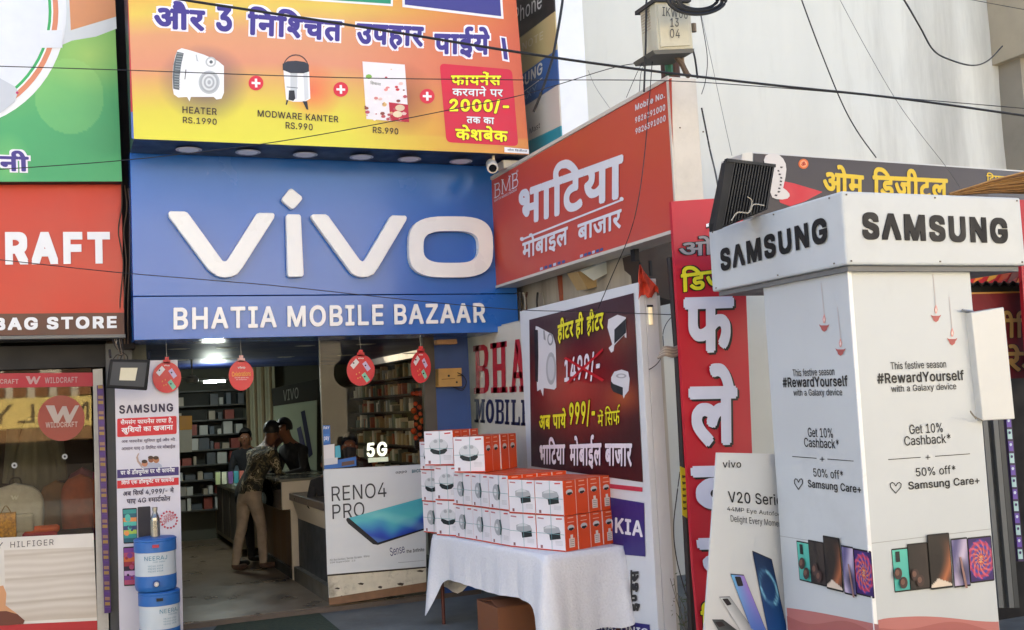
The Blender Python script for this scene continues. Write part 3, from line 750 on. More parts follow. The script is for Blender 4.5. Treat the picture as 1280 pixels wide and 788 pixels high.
for c_, l0, l1, r0, r1 in bd:
    g = M(); A = [at(x, y, **PT) for x, y in ((651, l0), (694 if r0 < 0 else 695+ (r0/174)*7, r0), (695+(r1/174)*7, r1), (651+(l1/196)*8, l1))]
    A[0].y = A[3].y = yb_; A[1].y = A[2].y = ya+.0
    z0_, z1_ = A[0].z, A[3].z
    # extend backwards horizontally
    A[0].z = at(651, l0, **PT).z; A[3].z = at(655, l1, **PT).z
    g.poly(A, mat(c_, .45, .05, 3), (-.012, 0, 0)); g.build('brand_panel', t)
g = M(); WH = ink('#d9d9d6')
g.text('iPhone', (640, 33), (677, 10), (640, 13), WH, PT, .02, .0, .05)
g.text('NOTE', (653, 64), (679, 49), (653, 54), ink('#c8bc98'), PT, .02, .02, .05)
g.text('SAMSUNG', (628, 127), (678, 92), (628, 113), WH, PT, .02, .03, .03); g.px([(655, 114), (678, 97), (678, 98), (655, 115)], WH, PT, .02)
g.text('GALAXY', (634, 140), (671, 115), (634, 131), ink('#7fa0c4'), PT, .02, .0, .03)
g.text('Mast', (662, 168), (675, 160), (662, 161), BLACK, PT, .02, .0, 0)
g.build('lettering', t)

# ================================================================== SIDE WALL WITH POSTERS
XH = 3.90; PH = dict(X=XH)
pil = at(545, 500, **PG).x; pir = at(588, 500, **PG).x
g = M(); g.box((pil, YG, FZ), (pir, YG+.12, 2.55), mat('#2c4a82', .45, .12, 3, dirt=.2)); o = g.build('blue_pilaster'); struct(o)
g = M(); g.box((at(531, 500, **PG).x, YG-.01, FZ), (pil, YG+.08, 2.55), mat('#4c463e', .6, .2)); struct(g.build('door_jamb'))
wsw = mat('#b4aea2', .7, .1, 2, dirt=.3)
g = M(); g.box((XH+.06, 7.1, 0), (XH+.32, 10.9, 2.62), wsw); struct(g.build('side_wall'))
# BHATIA MOBILE board
t = thing('painted_wall_board', 'cream board with red BHATIA over navy MOBILE partly hidden behind the heater poster', 'sign', (XH, 9.5, 1.4))
Yh0 = at(654, 480, **PH).y
g = M(); g.box((XH+.02, Yh0-.3, .3), (XH+.055, 11.2, 2.6), mat('#c9c4b6', .55, .06, 3, dirt=.1)); g.build('board', t)
g = M(); PH2 = dict(X=XH+.02)
def slab(g, s, bl, br, tl, mt, ser=.16):
    """heavy slab-serif capitals drawn from strokes, unit cell per letter"""
    A = at(*bl, **PH2, lift=-.006) if False else at(*bl, **PH2); B = at(*br, **PH2); C = at(*tl, **PH2)
    WD = {'I': .62, 'M': 1.25, 'L': .92, 'E': .92, 'O': 1.0}; n = sum(WD.get(c, 1) for c in s); k = 0; ww_ = 1
    def put(pts): 
        return g.poly([A + (B-A)*((k+(.05+p[0]*.9*(1 if ww_ != .62 else 1.5))*ww_)/n) + (C-A)*p[1] - Vector((.006, 0, 0)) for p in pts], mt)
    R_ = lambda x0, y0, x1, y1: put([(x0, y0), (x1, y0), (x1, y1), (x0, y1)])
    for c in s:
        ww_ = WD.get(c, 1)
        if c in 'BHIELM':
            R_(.14, 0, .40, 1)
        if c == 'B':
            R_(.0, 0, .7, .12); R_(0, .88, .7, 1); R_(.4, .46, .75, .57)
            put([(.7, 1), (.92, .94), (.98, .82), (.98, .68), (.9, .55), (.75, .52), (.6, .56), (.7, .6), (.74, .7), (.74, .8), (.7, .88)]); put([(.7, .12), (.74, .2), (.74, .38), (.7, .46), (.75, .52), (.95, .48), (1.0, .36), (1.0, .18), (.92, .05), (.7, 0)])
        if c == 'H':
            R_(.0, 0, .54, .11); R_(0, .89, .54, 1); R_(.66, 0, .9, 1); R_(.56, 0, 1, .11); R_(.56, .89, 1, 1); R_(.4, .44, .66, .57)
        if c == 'I': R_(.0, 0, .54, .12); R_(0, .88, .54, 1)
        if c == 'A':
            put([(.1, 0), (.3, 0), (.55, .8), (.38, 1)]); put([(.38, 1), (.62, 1), (.95, 0), (.66, 0)]); R_(.25, .26, .8, .38); R_(0, 0, .4, .11); R_(.56, 0, 1.04, .11)
        if c == 'T': R_(.36, 0, .64, 1); R_(0, .88, 1, 1); R_(0, .7, .12, .9); R_(.88, .7, 1, .9); R_(.22, 0, .78, .12)
        if c == 'M':
            R_(0, 0, .42, .12); R_(0, .88, .35, 1); put([(.22, 1), (.44, 1), (.6, .35), (.5, .1)]); put([(.5, .1), (.6, .35), (.78, 1), (.62, .8)]); R_(.7, 0, .94, 1); R_(.58, 0, 1.04, .12); R_(.7, .88, 1.04, 1)
        if c == 'O':
            O_ = circ(.5, .5, .5, .5, 20); I_ = circ(.5, .5, .2, .32, 20)
            for q in range(20): put([O_[q], O_[(q+1) % 20], I_[(q+1) % 20], I_[q]])
        if c == 'L': R_(0, 0, .95, .12); R_(0, .88, .54, 1); R_(.82, 0, .98, .34)
        if c == 'E': R_(0, 0, .95, .12); R_(0, .88, .95, 1); R_(.4, .45, .7, .57); R_(.82, 0, .98, .3); R_(.82, .7, .98, 1)
        k += ww_
RB = ink('#b02634')
slab(g, 'BHATIA', (592, 492.5), (739, 487), (591, 433), RB); g.build('lettering', t)
g = M(); slab(g, 'MOBILE', (593, 528), (664, 533), (593, 499), ink('#23254a')); g.build('lettering', t)

# heater poster on its white panel
t = thing('heater_poster_board', 'white panel with dark red heater offer poster, Nokia panel and Hindi lettering', 'poster board', (XH, 8, .3))
Yh1 = at(806, 500, **PH).y
g = M(); A = [at(652, 393, **PH), at(806, 346, **PH)]; zt_ = sum(a.z for a in A)/2
g.box((XH, Yh1, .0), (XH+.05, Yh0, zt_), mat('#d3d6d8', .5, .04, 2, dirt=.10)); g.build('panel', t, bevel=.004)
q = [(661.5, 400), (792, 366.5), (803.5, 603), (664, 583)]
def hbg(u, v):
    c = mixc('#38101a', '#a3161a', max(0, 1-math.hypot((u-.45)/.62, (v-.50)/.36)**1.3))
    c = mixc(c, '#c06428', .75*max(0, 1-math.hypot((u-.88)/.2, (v-.55)/.12))); c = mixc(c, '#a04a24', .6*max(0, 1-math.hypot((u-.85)/.3, (v-.22)/.16)))
    return c
gridprint('poster_print', t, q, PH, 40, 60, hbg, .005)
g = M(); c5 = lambda a, b: (640+a/3.033, 360+b/3.033)
YL = ink('#e6dc22'); WT = ink('#e4dce4')
otext(g, 'हीटर', c5(172, 218), c5(234, 200), c5(172, 116), YL, ink('#2a1008'), PH, .008, .032, .03)
otext(g, 'ही', c5(240, 200), c5(272, 190), c5(240, 95), YL, ink('#2a1008'), PH, .008, .032, .03)
otext(g, 'हीटर', c5(282, 190), c5(348, 172), c5(282, 84), YL, ink('#2a1008'), PH, .008, .032, .03)
otext(g, '1499/-', c5(198, 372), c5(334, 352), c5(198, 262), WT, ink('#5a1018'), PH, .008, .03, .02)
g.px([c5(*p) for p in ((196, 268), (204, 262), (350, 348), (342, 356))], ink('#c01824'), PH, .014); g.px([c5(*p) for p in ((206, 358), (344, 228), (346, 238), (212, 366))], ink('#c01824'), PH, .0155)
otext(g, 'अब पाये', c5(102, 540), c5(206, 534), c5(102, 462), YL, ink('#2a1008'), PH, .008, .032, .03)
otext(g, '999/-', c5(216, 534), c5(316, 528), c5(216, 430), YL, ink('#2a1008'), PH, .008, .035, .03)
otext(g, 'में', c5(324, 528), c5(347, 526), c5(324, 462), YL, ink('#2a1008'), PH, .008, .01, .02); otext(g, 'सिर्फ', c5(352, 526), c5(410, 520), c5(352, 448), YL, ink('#2a1008'), PH, .008, .01, .02)
otext(g, 'भाटिया', c5(104, 672), c5(202, 672), c5(104, 566), WT, ink('#2c0c10'), PH, .008, .034, .02)
otext(g, 'मोबाईल', c5(218, 690), c5(340, 690), c5(218, 560), WT, ink('#2c0c10'), PH, .008, .034, .02)
otext(g, 'बाजार', c5(352, 678), c5(456, 682), c5(352, 588), WT, ink('#2c0c10'), PH, .008, .034, .02)
g.build('lettering', t)
g = M(); HW2 = ink('#d9d6d8'); HD = ink('#1b2026')
P5 = lambda L_: [c5(*p) for p in L_]
g.px(P5(((90,145),(100,148),(155,178),(165,215),(168,300),(168,378),(160,386),(120,380),(118,412),(108,385),(95,392),(92,300),(86,200))), HW2, PH, .008)
g.px(P5(((84,158),(98,160),(100,260),(98,358),(88,352))), HD, PH, .010); g.px(P5(circ(148, 306, 19, 62, 24)), ink('#a9a9ac'), PH, .010); g.px(P5(circ(148, 306, 13, 46, 24)), ink('#c5c5c8'), PH, .0115)
g.px(P5(circ(145, 195, 11, 24, 20)), ink('#8e8e92'), PH, .010); g.px(P5(circ(145, 195, 7, 16, 20)), HW2, PH, .0115); g.px(P5(((118,160),(124,163),(128,200),(120,195))), ink('#8e8e92'), PH, .010)
g.build('heater_picture', t); g = M(); g.px(P5(((365,120),(400,102),(432,112),(434,190),(428,188),(426,178),(388,218),(385,240),(376,246),(366,228),(380,215),(362,150))), HW2, PH, .008)
g.px(P5(((388,158),(432,116),(432,170),(388,212))), HD, PH, .010)
g.build('heater_picture', t); g = M(); g.px(P5(((376,340),(388,318),(415,310),(440,318),(446,345),(442,390),(428,408),(424,420),(418,404),(385,392),(376,375))), HW2, PH, .008)
g.px(P5(((374,352),(384,364),(420,378),(420,408),(384,394),(375,378))), HD, PH, .010); g.px(P5(circ(414, 334, 20, 9, 18)), ink('#a9a5a8'), PH, .010); g.px(P5(circ(414, 334, 12, 5, 18)), HW2, PH, .0115)
g.build('heater_picture', t)
g = M(); g.px([(766, 605.5), (803, 609.5), (803, 615), (766, 611)], ink('#bf3048'), PH, .005); g.px([(690, 594), (766, 605.5), (766, 611), (690, 600)], ink('#bf3048'), PH, .005)
g.px([(740, 618), (805, 629), (806.5, 696), (740, 690)], ink('#2c2472'), PH, .005)
g.text('NOKIA', (741, 662), (803.5, 672), (741, 643), WHITE, PH, .008, .035, .03)
g.px([(745, 772), (812, 781), (815, 830), (745, 820)], ink('#2c2472'), PH, .005); g.text('PANASONIC', (736, 785), (810, 796), (736, 776), WHITE, PH, .008, .03, .03); g.build('brand_panel', t)
g = M()
IK = ink('#22201f')
g.text('इण्डस', (800, 765), (800, 712), (788, 765), IK, PH, .006, .05)      # letters run up the panel, sideways
g.px(circ(790, 723, 1.6, 3, 8), IK, PH, .006)
g.build('lettering', t)
# white corner post and grey board beyond the poster
pr_ = at(829, 500, Y=Yh1).x
g = M(); g.box((XH+.052, Yh1, 0), (pr_, Yh1+.05, 2.72), mat('#ccced0', .45, .04, 2, dirt=.15)); tag(g.build('corner_board', bevel=.003), 'narrow white upright board at the end of the heater poster panel', 'board')
g = M(); g.box((pr_+.004, Yh1+.25, 0), (pr_+.14, Yh1+.3, 2.62), mat('#a2a3a0', .5, .1, 3, dirt=.3)); tag(g.build('shutter_frame'), 'grey upright shutter frame between white board and red banner', 'frame')
p = at(814, 395, Y=Yh1-.02)
t = thing('glowing_sticker', 'small warm sticker with an added faint glow on the white board near the orange flag', 'lamp', p)
g = M(); g.box(p-Vector((.015, 0, .065)), p+Vector((.015, .02, .065)), mat('#f0dcb0', .4, emit=.12)); g.build('sticker_plate', t, bevel=.006); g = M(); g.box(p+Vector((-.02, 0, .066)), p+Vector((.02, .02, .08)), DARK); g.build('cap', t)  # a warm sticker; its faint glow and end cap are added
# orange flag cloth
rf_ = random.Random(5); g = M(); V = []; F = []; n = 12; m_ = 14      # a creased triangle of cloth: narrow at the top, ragged below
for j in range(m_+1):
    v = j/m_; xl_ = 799-3*v+(2 if v > .5 else 0); xr_ = 801+22*min(1, v*1.25)**1.3; yb_r = 332+ (40 if True else 0)*v
    for i in range(n+1):
        u = i/n; lowcut = 5*math.sin(u*9)+4*(u > .3 and u < .62); y_ = 331+v*(44-lowcut-6*u)
        V.append(at(xl_+(xr_-xl_)*u, y_, Y=Yh1-.05-.02*math.sin(u*11+v*2)-.012*math.sin(v*13+u*5)))
for j in range(m_):
    for i in range(n): F.append((j*(n+1)+i, (j+1)*(n+1)+i, (j+1)*(n+1)+i+1, j*(n+1)+i+1))
g.add(V, F, mat('#c8442a', .8, .25, 20)); tag(g.build('cloth_flag'), 'torn orange red cloth hanging at the top corner of the poster panel', 'flag')
# clutter between sign and panel : cardboard sheet, pipe, old wall
g = M(); g.box((4.26, 7.6, 2.4), (4.5, 10.6, 3.6), mat('#a39a8a', .85, .35, 4, bump=.5, dirt=.8, streak=True)); struct(g.build('old_wall'))
PC = dict(Y=8.2)
g = M(); W = [at(*p, **PC) for p in ((722, 340), (735, 362), (800, 342), (800, 322), (765, 325), (738, 338))]; g.poly(W, mat('#b89c6c', .8, .12, 5, dirt=.2), (.02, .25, .02)); tag(g.build('cardboard_sheet'), 'bent cardboard sheet stuffed between the red sign and the poster panel', 'cardboard')
g = M(); W = [at(*p, Y=8.0) for p in ((727, 340), (742, 351), (790, 326), (772, 322))]; g.poly(W, mat('#c4cbc8', .6, .1, 6), (.01, .06, .02)); tag(g.build('folded_poster'), 'folded pale poster sheet lying over the cardboard', 'poster')
g = M(); g.tube([at(701, 345, Y=8.9), at(704, 376, Y=8.9)], .035, mat('#8c4428', .7, .3, 8), 10); tag(g.build('rusty_pipe'), 'rust red upright pipe between the red sign and the poster panel', 'pipe')
for k, x in enumerate((650, 654, 659, 672, 677)):
    g = M(); g.tube(smooth_path([at(x, 366, Y=9.3), at(x+3*math.sin(k*2), 378, Y=9.28), at(x+1, 396, Y=9.3)]), .01, mat(('#2a2624', '#8c887e', '#4a2a22')[k % 3], .6), 6); tag(g.build('hanging_cable'), 'short cable hanging under the red sign beside the blue board, %s' % names[k], 'cable', 'cables hanging beside the blue sign end')
PK = dict(Y=7.4)
g = M(); g.poly([at(*p, **PK) for p in ((798, 316), (848, 296), (846, 378), (806, 366))], mat('#3a2e26', .7, .4, 6, dirt=.5), (.02, .3, 0)); tag(g.build('junk_box'), 'dark brown box wedged under the end of the red sign behind the orange cloth', 'box')
for k, (a, b) in enumerate((((799, 328), (801, 345)), ((812, 326), (813, 345)))):
    g = M(); g.box(at(*b, Y=7.2), at(*a, Y=7.2)+Vector((.02, .02, 0)), DARK); tag(g.build('bracket_post'), ('left', 'right')[k]+' dark bracket post under the end of the red sign', 'bracket', 'bracket posts under the red sign')

# ================================================================== POLE, METER BOX, CABLE COIL
xp = at(838, 90, Y=6.75)
t = thing('utility_pole', 'rusty brown iron utility pole with a green stripe rising behind the red sign', 'pole', (xp.x, 6.75, 0))
g = M(); g.tube([Vector((xp.x, 6.75, 0)), Vector((xp.x+.0, 6.75, 7))], .07, mat('#4a332a', .8, .35, 7, bump=.4), 14); g.build('pole_shaft', t)
g = M(); g.tube([Vector((xp.x-.055, 6.68, 4.2)), Vector((xp.x-.055, 6.68, 6))], .03, mat('#2c6a4c', .6, .2), 8); g.build('green_pipe', t)
PM = dict(Y=6.4)
c = at(842, 35, **PM)
t = thing('meter_box', 'grey metal meter box marked IKWO6 13 04 on the utility pole', 'meter box', c)
A = [at(*p, **PM) for p in ((819, 2), (863, 4), (867, 61), (823, 63))]
g = M(); mb = mat('#bdb9a4', .45, .1, 3, dirt=.25); g.poly(A, mb, (0, .22, 0)); g.build('box_body', t, bevel=.01)
g = M(); A = [at(*p, **PM, lift=.012) for p in ((822, 6), (860, 8), (863, 57), (826, 59))]; g.poly(A, mb, (0, .013, 0)); g.build('door', t, bevel=.004)
g = M(); A = [at(*p, Y=6.38) for p in ((816, 63), (868, 61), (866, 66), (819, 68))]; g.poly(A, mat('#5a5850', .6), (0, .28, 0)); g.build('bottom_flange', t)
g = M(); A = [at(*p, Y=6.38) for p in ((818, -3), (864, -2), (864, 2), (818, 2))]; g.poly(A, mat('#2c2a28', .6), (0, .28, 0)); g.build('top_flange', t)
g = M()
for k in range(14):
    p = at(814+k*.35, 12+k*3.6, Y=6.5); g.box(p-Vector((.03, .02, .004)), p+Vector((.02, .1, .006)), mat('#a89c88', .5, .2))
g.build('cooling_rib', t)
g = M(); p = at(867, 35, Y=6.48); g.lathe(p, [(.001, -.03), (.02, -.03), (.02, .03), (.001, .03)], mat('#7a6a54', .5), 10); g.build('latch', t)
g = M(); TK = ink('#3c3c40'); PM2 = dict(Y=6.388)
g.text('IKW06', (828, 20), (859.5, 24), (828, 8.5), TK, PM2, .004, .005, .04); g.text('13', (838, 34), (848.5, 33.5), (838, 23), TK, PM2, .004, .005, .05); g.text('04', (837.5, 47.5), (850, 48), (837.5, 36), TK, PM2, .004, .005, .05)
g.build('lettering', t)
t = thing('insulator_arm', 'bent brown bracket arm below the meter box', 'bracket', at(850, 80, Y=6.5))
g = M(); g.tube(smooth_path([at(842, 67, Y=6.5), at(852, 80, Y=6.5), at(858, 92, Y=6.5), at(862, 96, Y=6.5)]), [.02]*13+[.02]*6, mat('#5a4a3c', .7, .2), 8); g.build('arm', t)
g = M(); g.tube(smooth_path([at(853, 68, Y=6.5), at(854, 80, Y=6.5), at(860, 92, Y=6.5)]), .012, mat('#8a7a66', .7), 6); g.build('brace', t)
BK = mat('#17181a', .5, .1)
t = thing('cable_coil', 'black cable wound in a loose coil at the top beside the meter box', 'cable coil', at(873, 0, Y=6.2))
for k in range(7):
    rx, ry = 24+k*2.1, 12+k*1.3+random.uniform(-1.5, 1.5)
    g = M(); L_ = [at(x, y, Y=6.2-.01*k) for x, y in circ(872+random.uniform(-3, 3), 0+random.uniform(-2, 1), rx, ry, 36)]; L_.append(L_[0]); g.tube(L_, .006 if k % 2 else .011, BK, 6, False); g.build('cable_loop', t)
# ================================================================== TABLE WITH HEATER BOXES
TZ = .76
# near corner, far corner, right corner of the table top (from the photograph's cloth edges)
cN = at(682, 694, Z=TZ); cF = at(541, 668, Z=TZ); cR = at(782, 682, Z=TZ)
axl = (cF-cN).normalized(); axr = (cR-cN).normalized()
cBk = cF + axr*.62
cR = cN + axr*.66
t = thing('folding_table', 'table under a white cloth carrying the heater boxes', 'table', (cN+cBk)/2 - Vector((0, 0, TZ)))
g = M(); g.poly([cN+Vector((0, 0, -.012)), cR+Vector((0, 0, -.012)), cBk+Vector((0, 0, -.012)), cF+Vector((0, 0, -.012))][::-1], mat('#6a4a34', .6), (0, 0, -.025)); g.build('tabletop', t)
lg = mat('#5a3028', .6, .2, metal=.3)
ctr = (cN+cBk)/2
for c in (cN, cF, cR, cBk):
    p = c + (ctr-c)*.09; g = M(); g.tube([Vector((p.x, p.y, TZ-.04)), Vector((p.x, p.y, 0))], .016, lg, 8); g.build('leg', t)
p = at(557, 700, Y=cF.y-.55); 

# cloth: top sheet and draped sides with folds
clo = mat('#e0e1e4', .85, .05, 60, bump=.35)
g = M(); c0, c1, c2, c3_ = cN, cR, cBk, cF
loop = []; SEG = 44
def edge(a, b, n): return [a+(b-a)*k/n for k in range(n)]
per = edge(cF, cN, 56) + edge(cN, cR, 26) + edge(cR, cBk, 30) + edge(cBk, cF, 14); n = len(per)
V = [Vector((p.x, p.y, TZ)) for p in per]; F = [tuple(range(n-1, -1, -1))]
rows = 12; cen = sum(per, Vector())/n
def drop(k):
    if k < 56:
        u = k/56; return .40 + .30*math.exp(-((u-0)/.07)**2) - .02*math.sin(u*9) - .05*math.sin(u*math.pi) + .34*math.exp(-((1-u)/.06)**2)
    if k < 82:
        u = (k-56)/26; return .60+.08*math.exp(-(u/.12)**2) + .03*math.sin(u*7) - .06*math.exp(-((1-u)/.1)**2)
    return .5+.04*math.sin(k)
for r in range(1, rows+1):
    v = r/rows
    for k, p in enumerate(per):
        a, b = per[k-1], per[(k+1) % n]; tg = (b-a).normalized(); on = Vector((tg.y, -tg.x, 0))
        if on.dot(p-cen) < 0: on = -on
        near = min((p-c).length for c in (cN, cF, cR, cBk))
        fold = (.010*math.sin(k*.42+1.5*math.sin(k*.13)) + .005*math.sin(k*1.1+.7*math.sin(k*.3)))*v
        flare = (.02+.09*math.exp(-(near/.10)**2))*v**.8
        q = p + on*(.004+flare+fold); q.z = TZ - drop(k)*v
        V.append(q)
for r in range(rows):
    for k in range(n):
        F.append((r*n+k, r*n+(k+1) % n, (r+1)*n+(k+1) % n, (r+1)*n+k))
g.add(V, F, clo); o = g.build('tablecloth', smooth=True)
tag(o, 'white cotton cloth with a few stains draped over the box table', 'tablecloth')
o.data.polygons[0].use_smooth = False

BW, BH, BD = .30, .258, .137
bwm = mat('#e2dfe2', .4, .03, 6); bor = mat('#e0501c', .4, .05, 5); brd = ink('#c23a1a'); bl_ = ink('#1c4a44'); gy = ink('#a9abad'); dk2 = ink('#1d2424'); lgy = ink('#d0d1d2')
def makebox(kind):
    """origin at the near bottom corner; white face runs along +x at y=0 and faces +y, the orange end at x=0 runs towards -y"""
    g = M(); w, h, d = BW-.004, BH-.003, BD-.004
    # white face at y=0 plane (normal -y); orange end at x=0 (normal -x)
    v = [(0,0,0),(w,0,0),(w,-d,0),(0,-d,0),(0,0,h),(w,0,h),(w,-d,h),(0,-d,h)]
    g.add(v, [(0,1,5,4)], bwm); g.add(v, [(0,3,2,1),(4,5,6,7),(2,3,7,6)], bor); g.add(v, [(3,0,4,7),(1,2,6,5)], bor)
    def f(pts, m_, L=.0012): g.add([((1-x)*w, L, z*h) for x, z in pts], [tuple(range(len(pts)))], m_)
    def e(pts, m_, L=.0012): g.add([(-L, -y*d, z*h) for y, z in pts], [tuple(range(len(pts)-1, -1, -1))], m_)
    C = lambda cx, cy, rx, ry, a0=0, a1=360, n=16: [(cx+rx*math.cos(R(a0+(a1-a0)*k/n)), cy+ry*math.sin(R(a0+(a1-a0)*k/n))) for k in range(n+1 if a1-a0 < 360 else n)]
    f([(0, 0), (1, 0), (1, .035), (0, .035)], brd)
    f([(.72, .90), (.93, .91), (.93, .95), (.72, .94)], ink('#c8504c')); f([(.06, .90), (.28, .89), (.28, .93), (.06, .94)], ink('#b87a80'))
    f([(.12, .05), (.2, .05), (.2, .14), (.12, .14)], ink('#8a5a5c')); 
    for k in range(4): f([(.66, .17+k*.035), (.92, .17+k*.035), (.92, .178+k*.035), (.66, .178+k*.035)], gy)
    if kind == 'round':
        f(C(.5, .56, .33, .21), gy); f(C(.5, .60, .31, .18), lgy, .002); f([(.2, .42), (.3, .34), (.5, .31), (.7, .34), (.80, .42), (.78, .50), (.5, .43), (.22, .50)], dk2, .003)
        f(C(.4, .70, .07, .05), gy, .003); f(C(.6, .71, .07, .05), gy, .003)
    elif kind == 'slim':
        f(C(.40, .50, .2, .24, 0, 360), gy); f([(.48, .30), (.56, .28), (.60, .5), (.56, .74), (.48, .72), (.52, .5)], dk2, .003); f(C(.34, .5, .08, .1), lgy, .002)
    else:
        f([(1-x, z) for x, z in ((.16, .42), (.32, .36), (.74, .52), (.74, .66), (.5, .74), (.2, .68), (.14, .56))], gy); f([(.72, .66), (.28, .62), (.4, .72), (.6, .74)], lgy, .002); f([(.86, .36), (.48, .30), (.46, .46), (.84, .54)], dk2, .003)
    # string round the box and the small pictures on the orange end
    f([(0, .485), (1, .475), (1, .488), (0, .498)], ink('#6f9ea0'), .0035); f([(.53, 0), (.545, 0), (.555, 1), (.54, 1)], ink('#6f9ea0'), .0035)
    e([(.28, .93), (.72, .93), (.72, .96), (.28, .96)], ink('#f0b49c')); e([(.25, .81), (.75, .81), (.75, .83), (.25, .83)], ink('#f0c4ac'))
    e([(0, 0), (.02, 0), (.02, 1), (0, 1)], ink('#f0d8cc')); e([(.98, 0), (1, 0), (1, 1), (.98, 1)], ink('#f0d8cc'))
    e(C(.5, .66, .27, .085), lgy); e([(.3, .60), (.5, .57), (.72, .61), (.68, .66), (.34, .65)], dk2, .002)
    return g
def codelabel(g):
    w, h, d = BW-.004, BH-.003, BD-.004
    g.add([(-.002, -y*d, z*h) for y, z in ((.3, .1), (.74, .1), (.74, .36), (.62, .36), (.62, .46), (.42, .46), (.42, .36), (.3, .36))], [tuple(range(7, -1, -1))], ink('#e4d8d0'))
    for k in range(4): g.add([(-.003, -y*d, z*h) for y, z in ((.36, .14+k*.055), (.68, .14+k*.055), (.68, .155+k*.055), (.36, .155+k*.055))], [(3, 2, 1, 0)], ink('#8a7a78'))
PROTO = {}
for kd in ('round', 'slim', 'angled'):
    for lb in (0, 1):
        g = makebox(kd)
        if lb: codelabel(g)
        me = g.build('heater_box'); PROTO[kd, lb] = me.data; D.objects.remove(me)
def putbox(kd, lb, loc, ang, label):
    o = D.objects.new('heater_box', PROTO[kd, lb]); COL.objects.link(o); o.location = loc; o.rotation_euler.z = ang
    tag(o, label, 'box', 'heater boxes stacked on the table'); return o
ordn = ['first', 'second', 'third', 'fourth', 'fifth', 'sixth', 'seventh']
side = ['outermost', 'second inward', 'third inward', 'innermost']
# columns along the table, near end first: (turn of the white face, kinds per layer, boxes inward, offset from the previous far corner)
cols = [(20, ('angled', 'angled'), 4, None), (18.5, ('angled', 'angled'), 4, (0, 0)), (8, ('slim', 'slim'), 4, (0, 0)), (7, ('slim', 'slim'), 4, (0, 0)),
        (9.5, ('slim', 'slim', 'round'), 4, (0, 0)), (25, ('round', 'round', 'round'), 3, (.045, -.01)), (18, ('slim', 'round', 'round'), 3, (.07, .01))]
LH = {'angled': .258, 'slim': .272, 'round': .298}
p = at(707, 690.2, Z=TZ+.002); far = None
for i, (dg_, kinds, nj, off) in enumerate(cols):
    if off: p = far + Vector((off[0], off[1]+.002, 0))
    u = Vector((-math.sin(R(dg_)), math.cos(R(dg_)), 0)); far = p + u*BW
    zz = TZ+.002
    for lv, kd in enumerate(kinds):
        q = Vector(p); uu = Vector(u); hh_ = LH[kd] if i != 5 else .298
        if i == 6: hh_ = (.272, .275, .25)[lv]
        if lv == 2 and i == 4: q = Vector((3.235, 8.40, TZ)); uu = Vector((-.78, 1, 0)).normalized()
        if lv == 2 and i == 5: q = Vector((3.115, 8.82, TZ)); uu = Vector((-.74, 1, 0)).normalized()
        nv = Vector((uu.y, -uu.x, 0))
        level = ('bottom', 'middle' if len(kinds) == 3 else 'upper', 'top')[lv]
        for j in range(nj):
            loc = q + nv*(BD*j) + uu*random.uniform(-.005, .005); loc.z = zz
            lb = 1 if i == 0 and (j in (2, 3) or (lv == 0 and j == 0)) else 0
            o = putbox(kd, lb, loc, math.atan2(uu.y, uu.x)+random.uniform(-.012, .012), 'orange and white heater box, %s layer, %s stack from the near corner, %s' % (level, ordn[i], side[j]))
            o.scale.z = hh_/BH
        zz += hh_+.001
# carton under the table
p = at(655, 775, Y=8.1); p.z = 0
t = thing('cardboard_carton', 'brown cardboard carton on the ground under the table', 'carton', p)
cb = mat('#7a4c30', .8, .12, 6, dirt=.3)
g = M(); g.box(p-Vector((.3, .2, 0)), p+Vector((.35, .25, .30)), cb); g.build('carton_body', t, bevel=.004)
g = M(); g.poly([p+Vector(v) for v in ((-.3, -.2, .303), (.35, -.2, .303), (.33, -.02, .33), (-.28, -.02, .33))], cb, (0, 0, .004)); g.build('flap', t)
g = M(); g.poly([p+Vector(v) for v in ((-.3, .25, .303), (.35, .25, .303), (.33, .03, .32), (-.28, .03, .32))], cb, (0, 0, .004)); g.build('flap', t)

# ================================================================== SHOP FRONT GLASS AND RENO PANEL
t = thing('phone_poster_panel', 'white poster panel reading RENO4 PRO with a blue phone above a scuffed base', 'poster', (3, YG, FZ))
g = M(); g.poly([at(*p, **PG) for p in ((404.5, 587), (532, 580.5), (533, 739), (412, 756))], mat('#c3c7ca', .35, .04, 2), (0, .03, 0)); g.build('panel', t)
def rbg(u, v): return mixc('#c2c9cd', '#d4d8da', .5+.5*math.sin(u*2+v*1.5))
gridprint('poster_print', t, [(405, 587.5), (531.5, 581.5), (532.5, 708), (409, 719)], PG, 10, 10, rbg, .003)
c7 = lambda a, b: (400+a/4.145, 570+b/4.145)
P7 = lambda L_: [c7(*p) for p in L_]
g = M(); GK = ink('#33363a')
g.text('RENO4', c7(62, 236), c7(344, 212), c7(60, 160), GK, PG, .006, -.012, .02); g.text('PRO', c7(66, 328), c7(230, 312), c7(64, 254), GK, PG, .006, -.012, .02)
g.text('oppo', c7(392, 96), c7(450, 90), c7(392, 82), GK, PG, .006, .02, .05); g.text('BHCC', c7(476, 90), c7(524, 84), c7(476, 72), ink('#2c6a78'), PG, .006, .03)
g.text('Sense', c7(366, 520), c7(440, 500), c7(360, 478), ink('#4a4c78'), PG, .006, -.01); g.text('the Infinite', c7(448, 504), c7(540, 494), c7(448, 486), GK, PG, .006, .01)
g.text('3D Borderless Sense Screen  90Hz', c7(50, 546), c7(256, 524), c7(50, 536), ink('#6a6e72'), PG, .006); g.text('65W SuperVOOC  2.0', c7(52, 560), c7(182, 548), c7(52, 550), ink('#6a6e72'), PG, .006)
g.px(P7(((405, 553), (540, 541), (540, 542.5), (405, 555))), ink('#8a8e98'), PG, .006); g.build('lettering', t)
g = M()
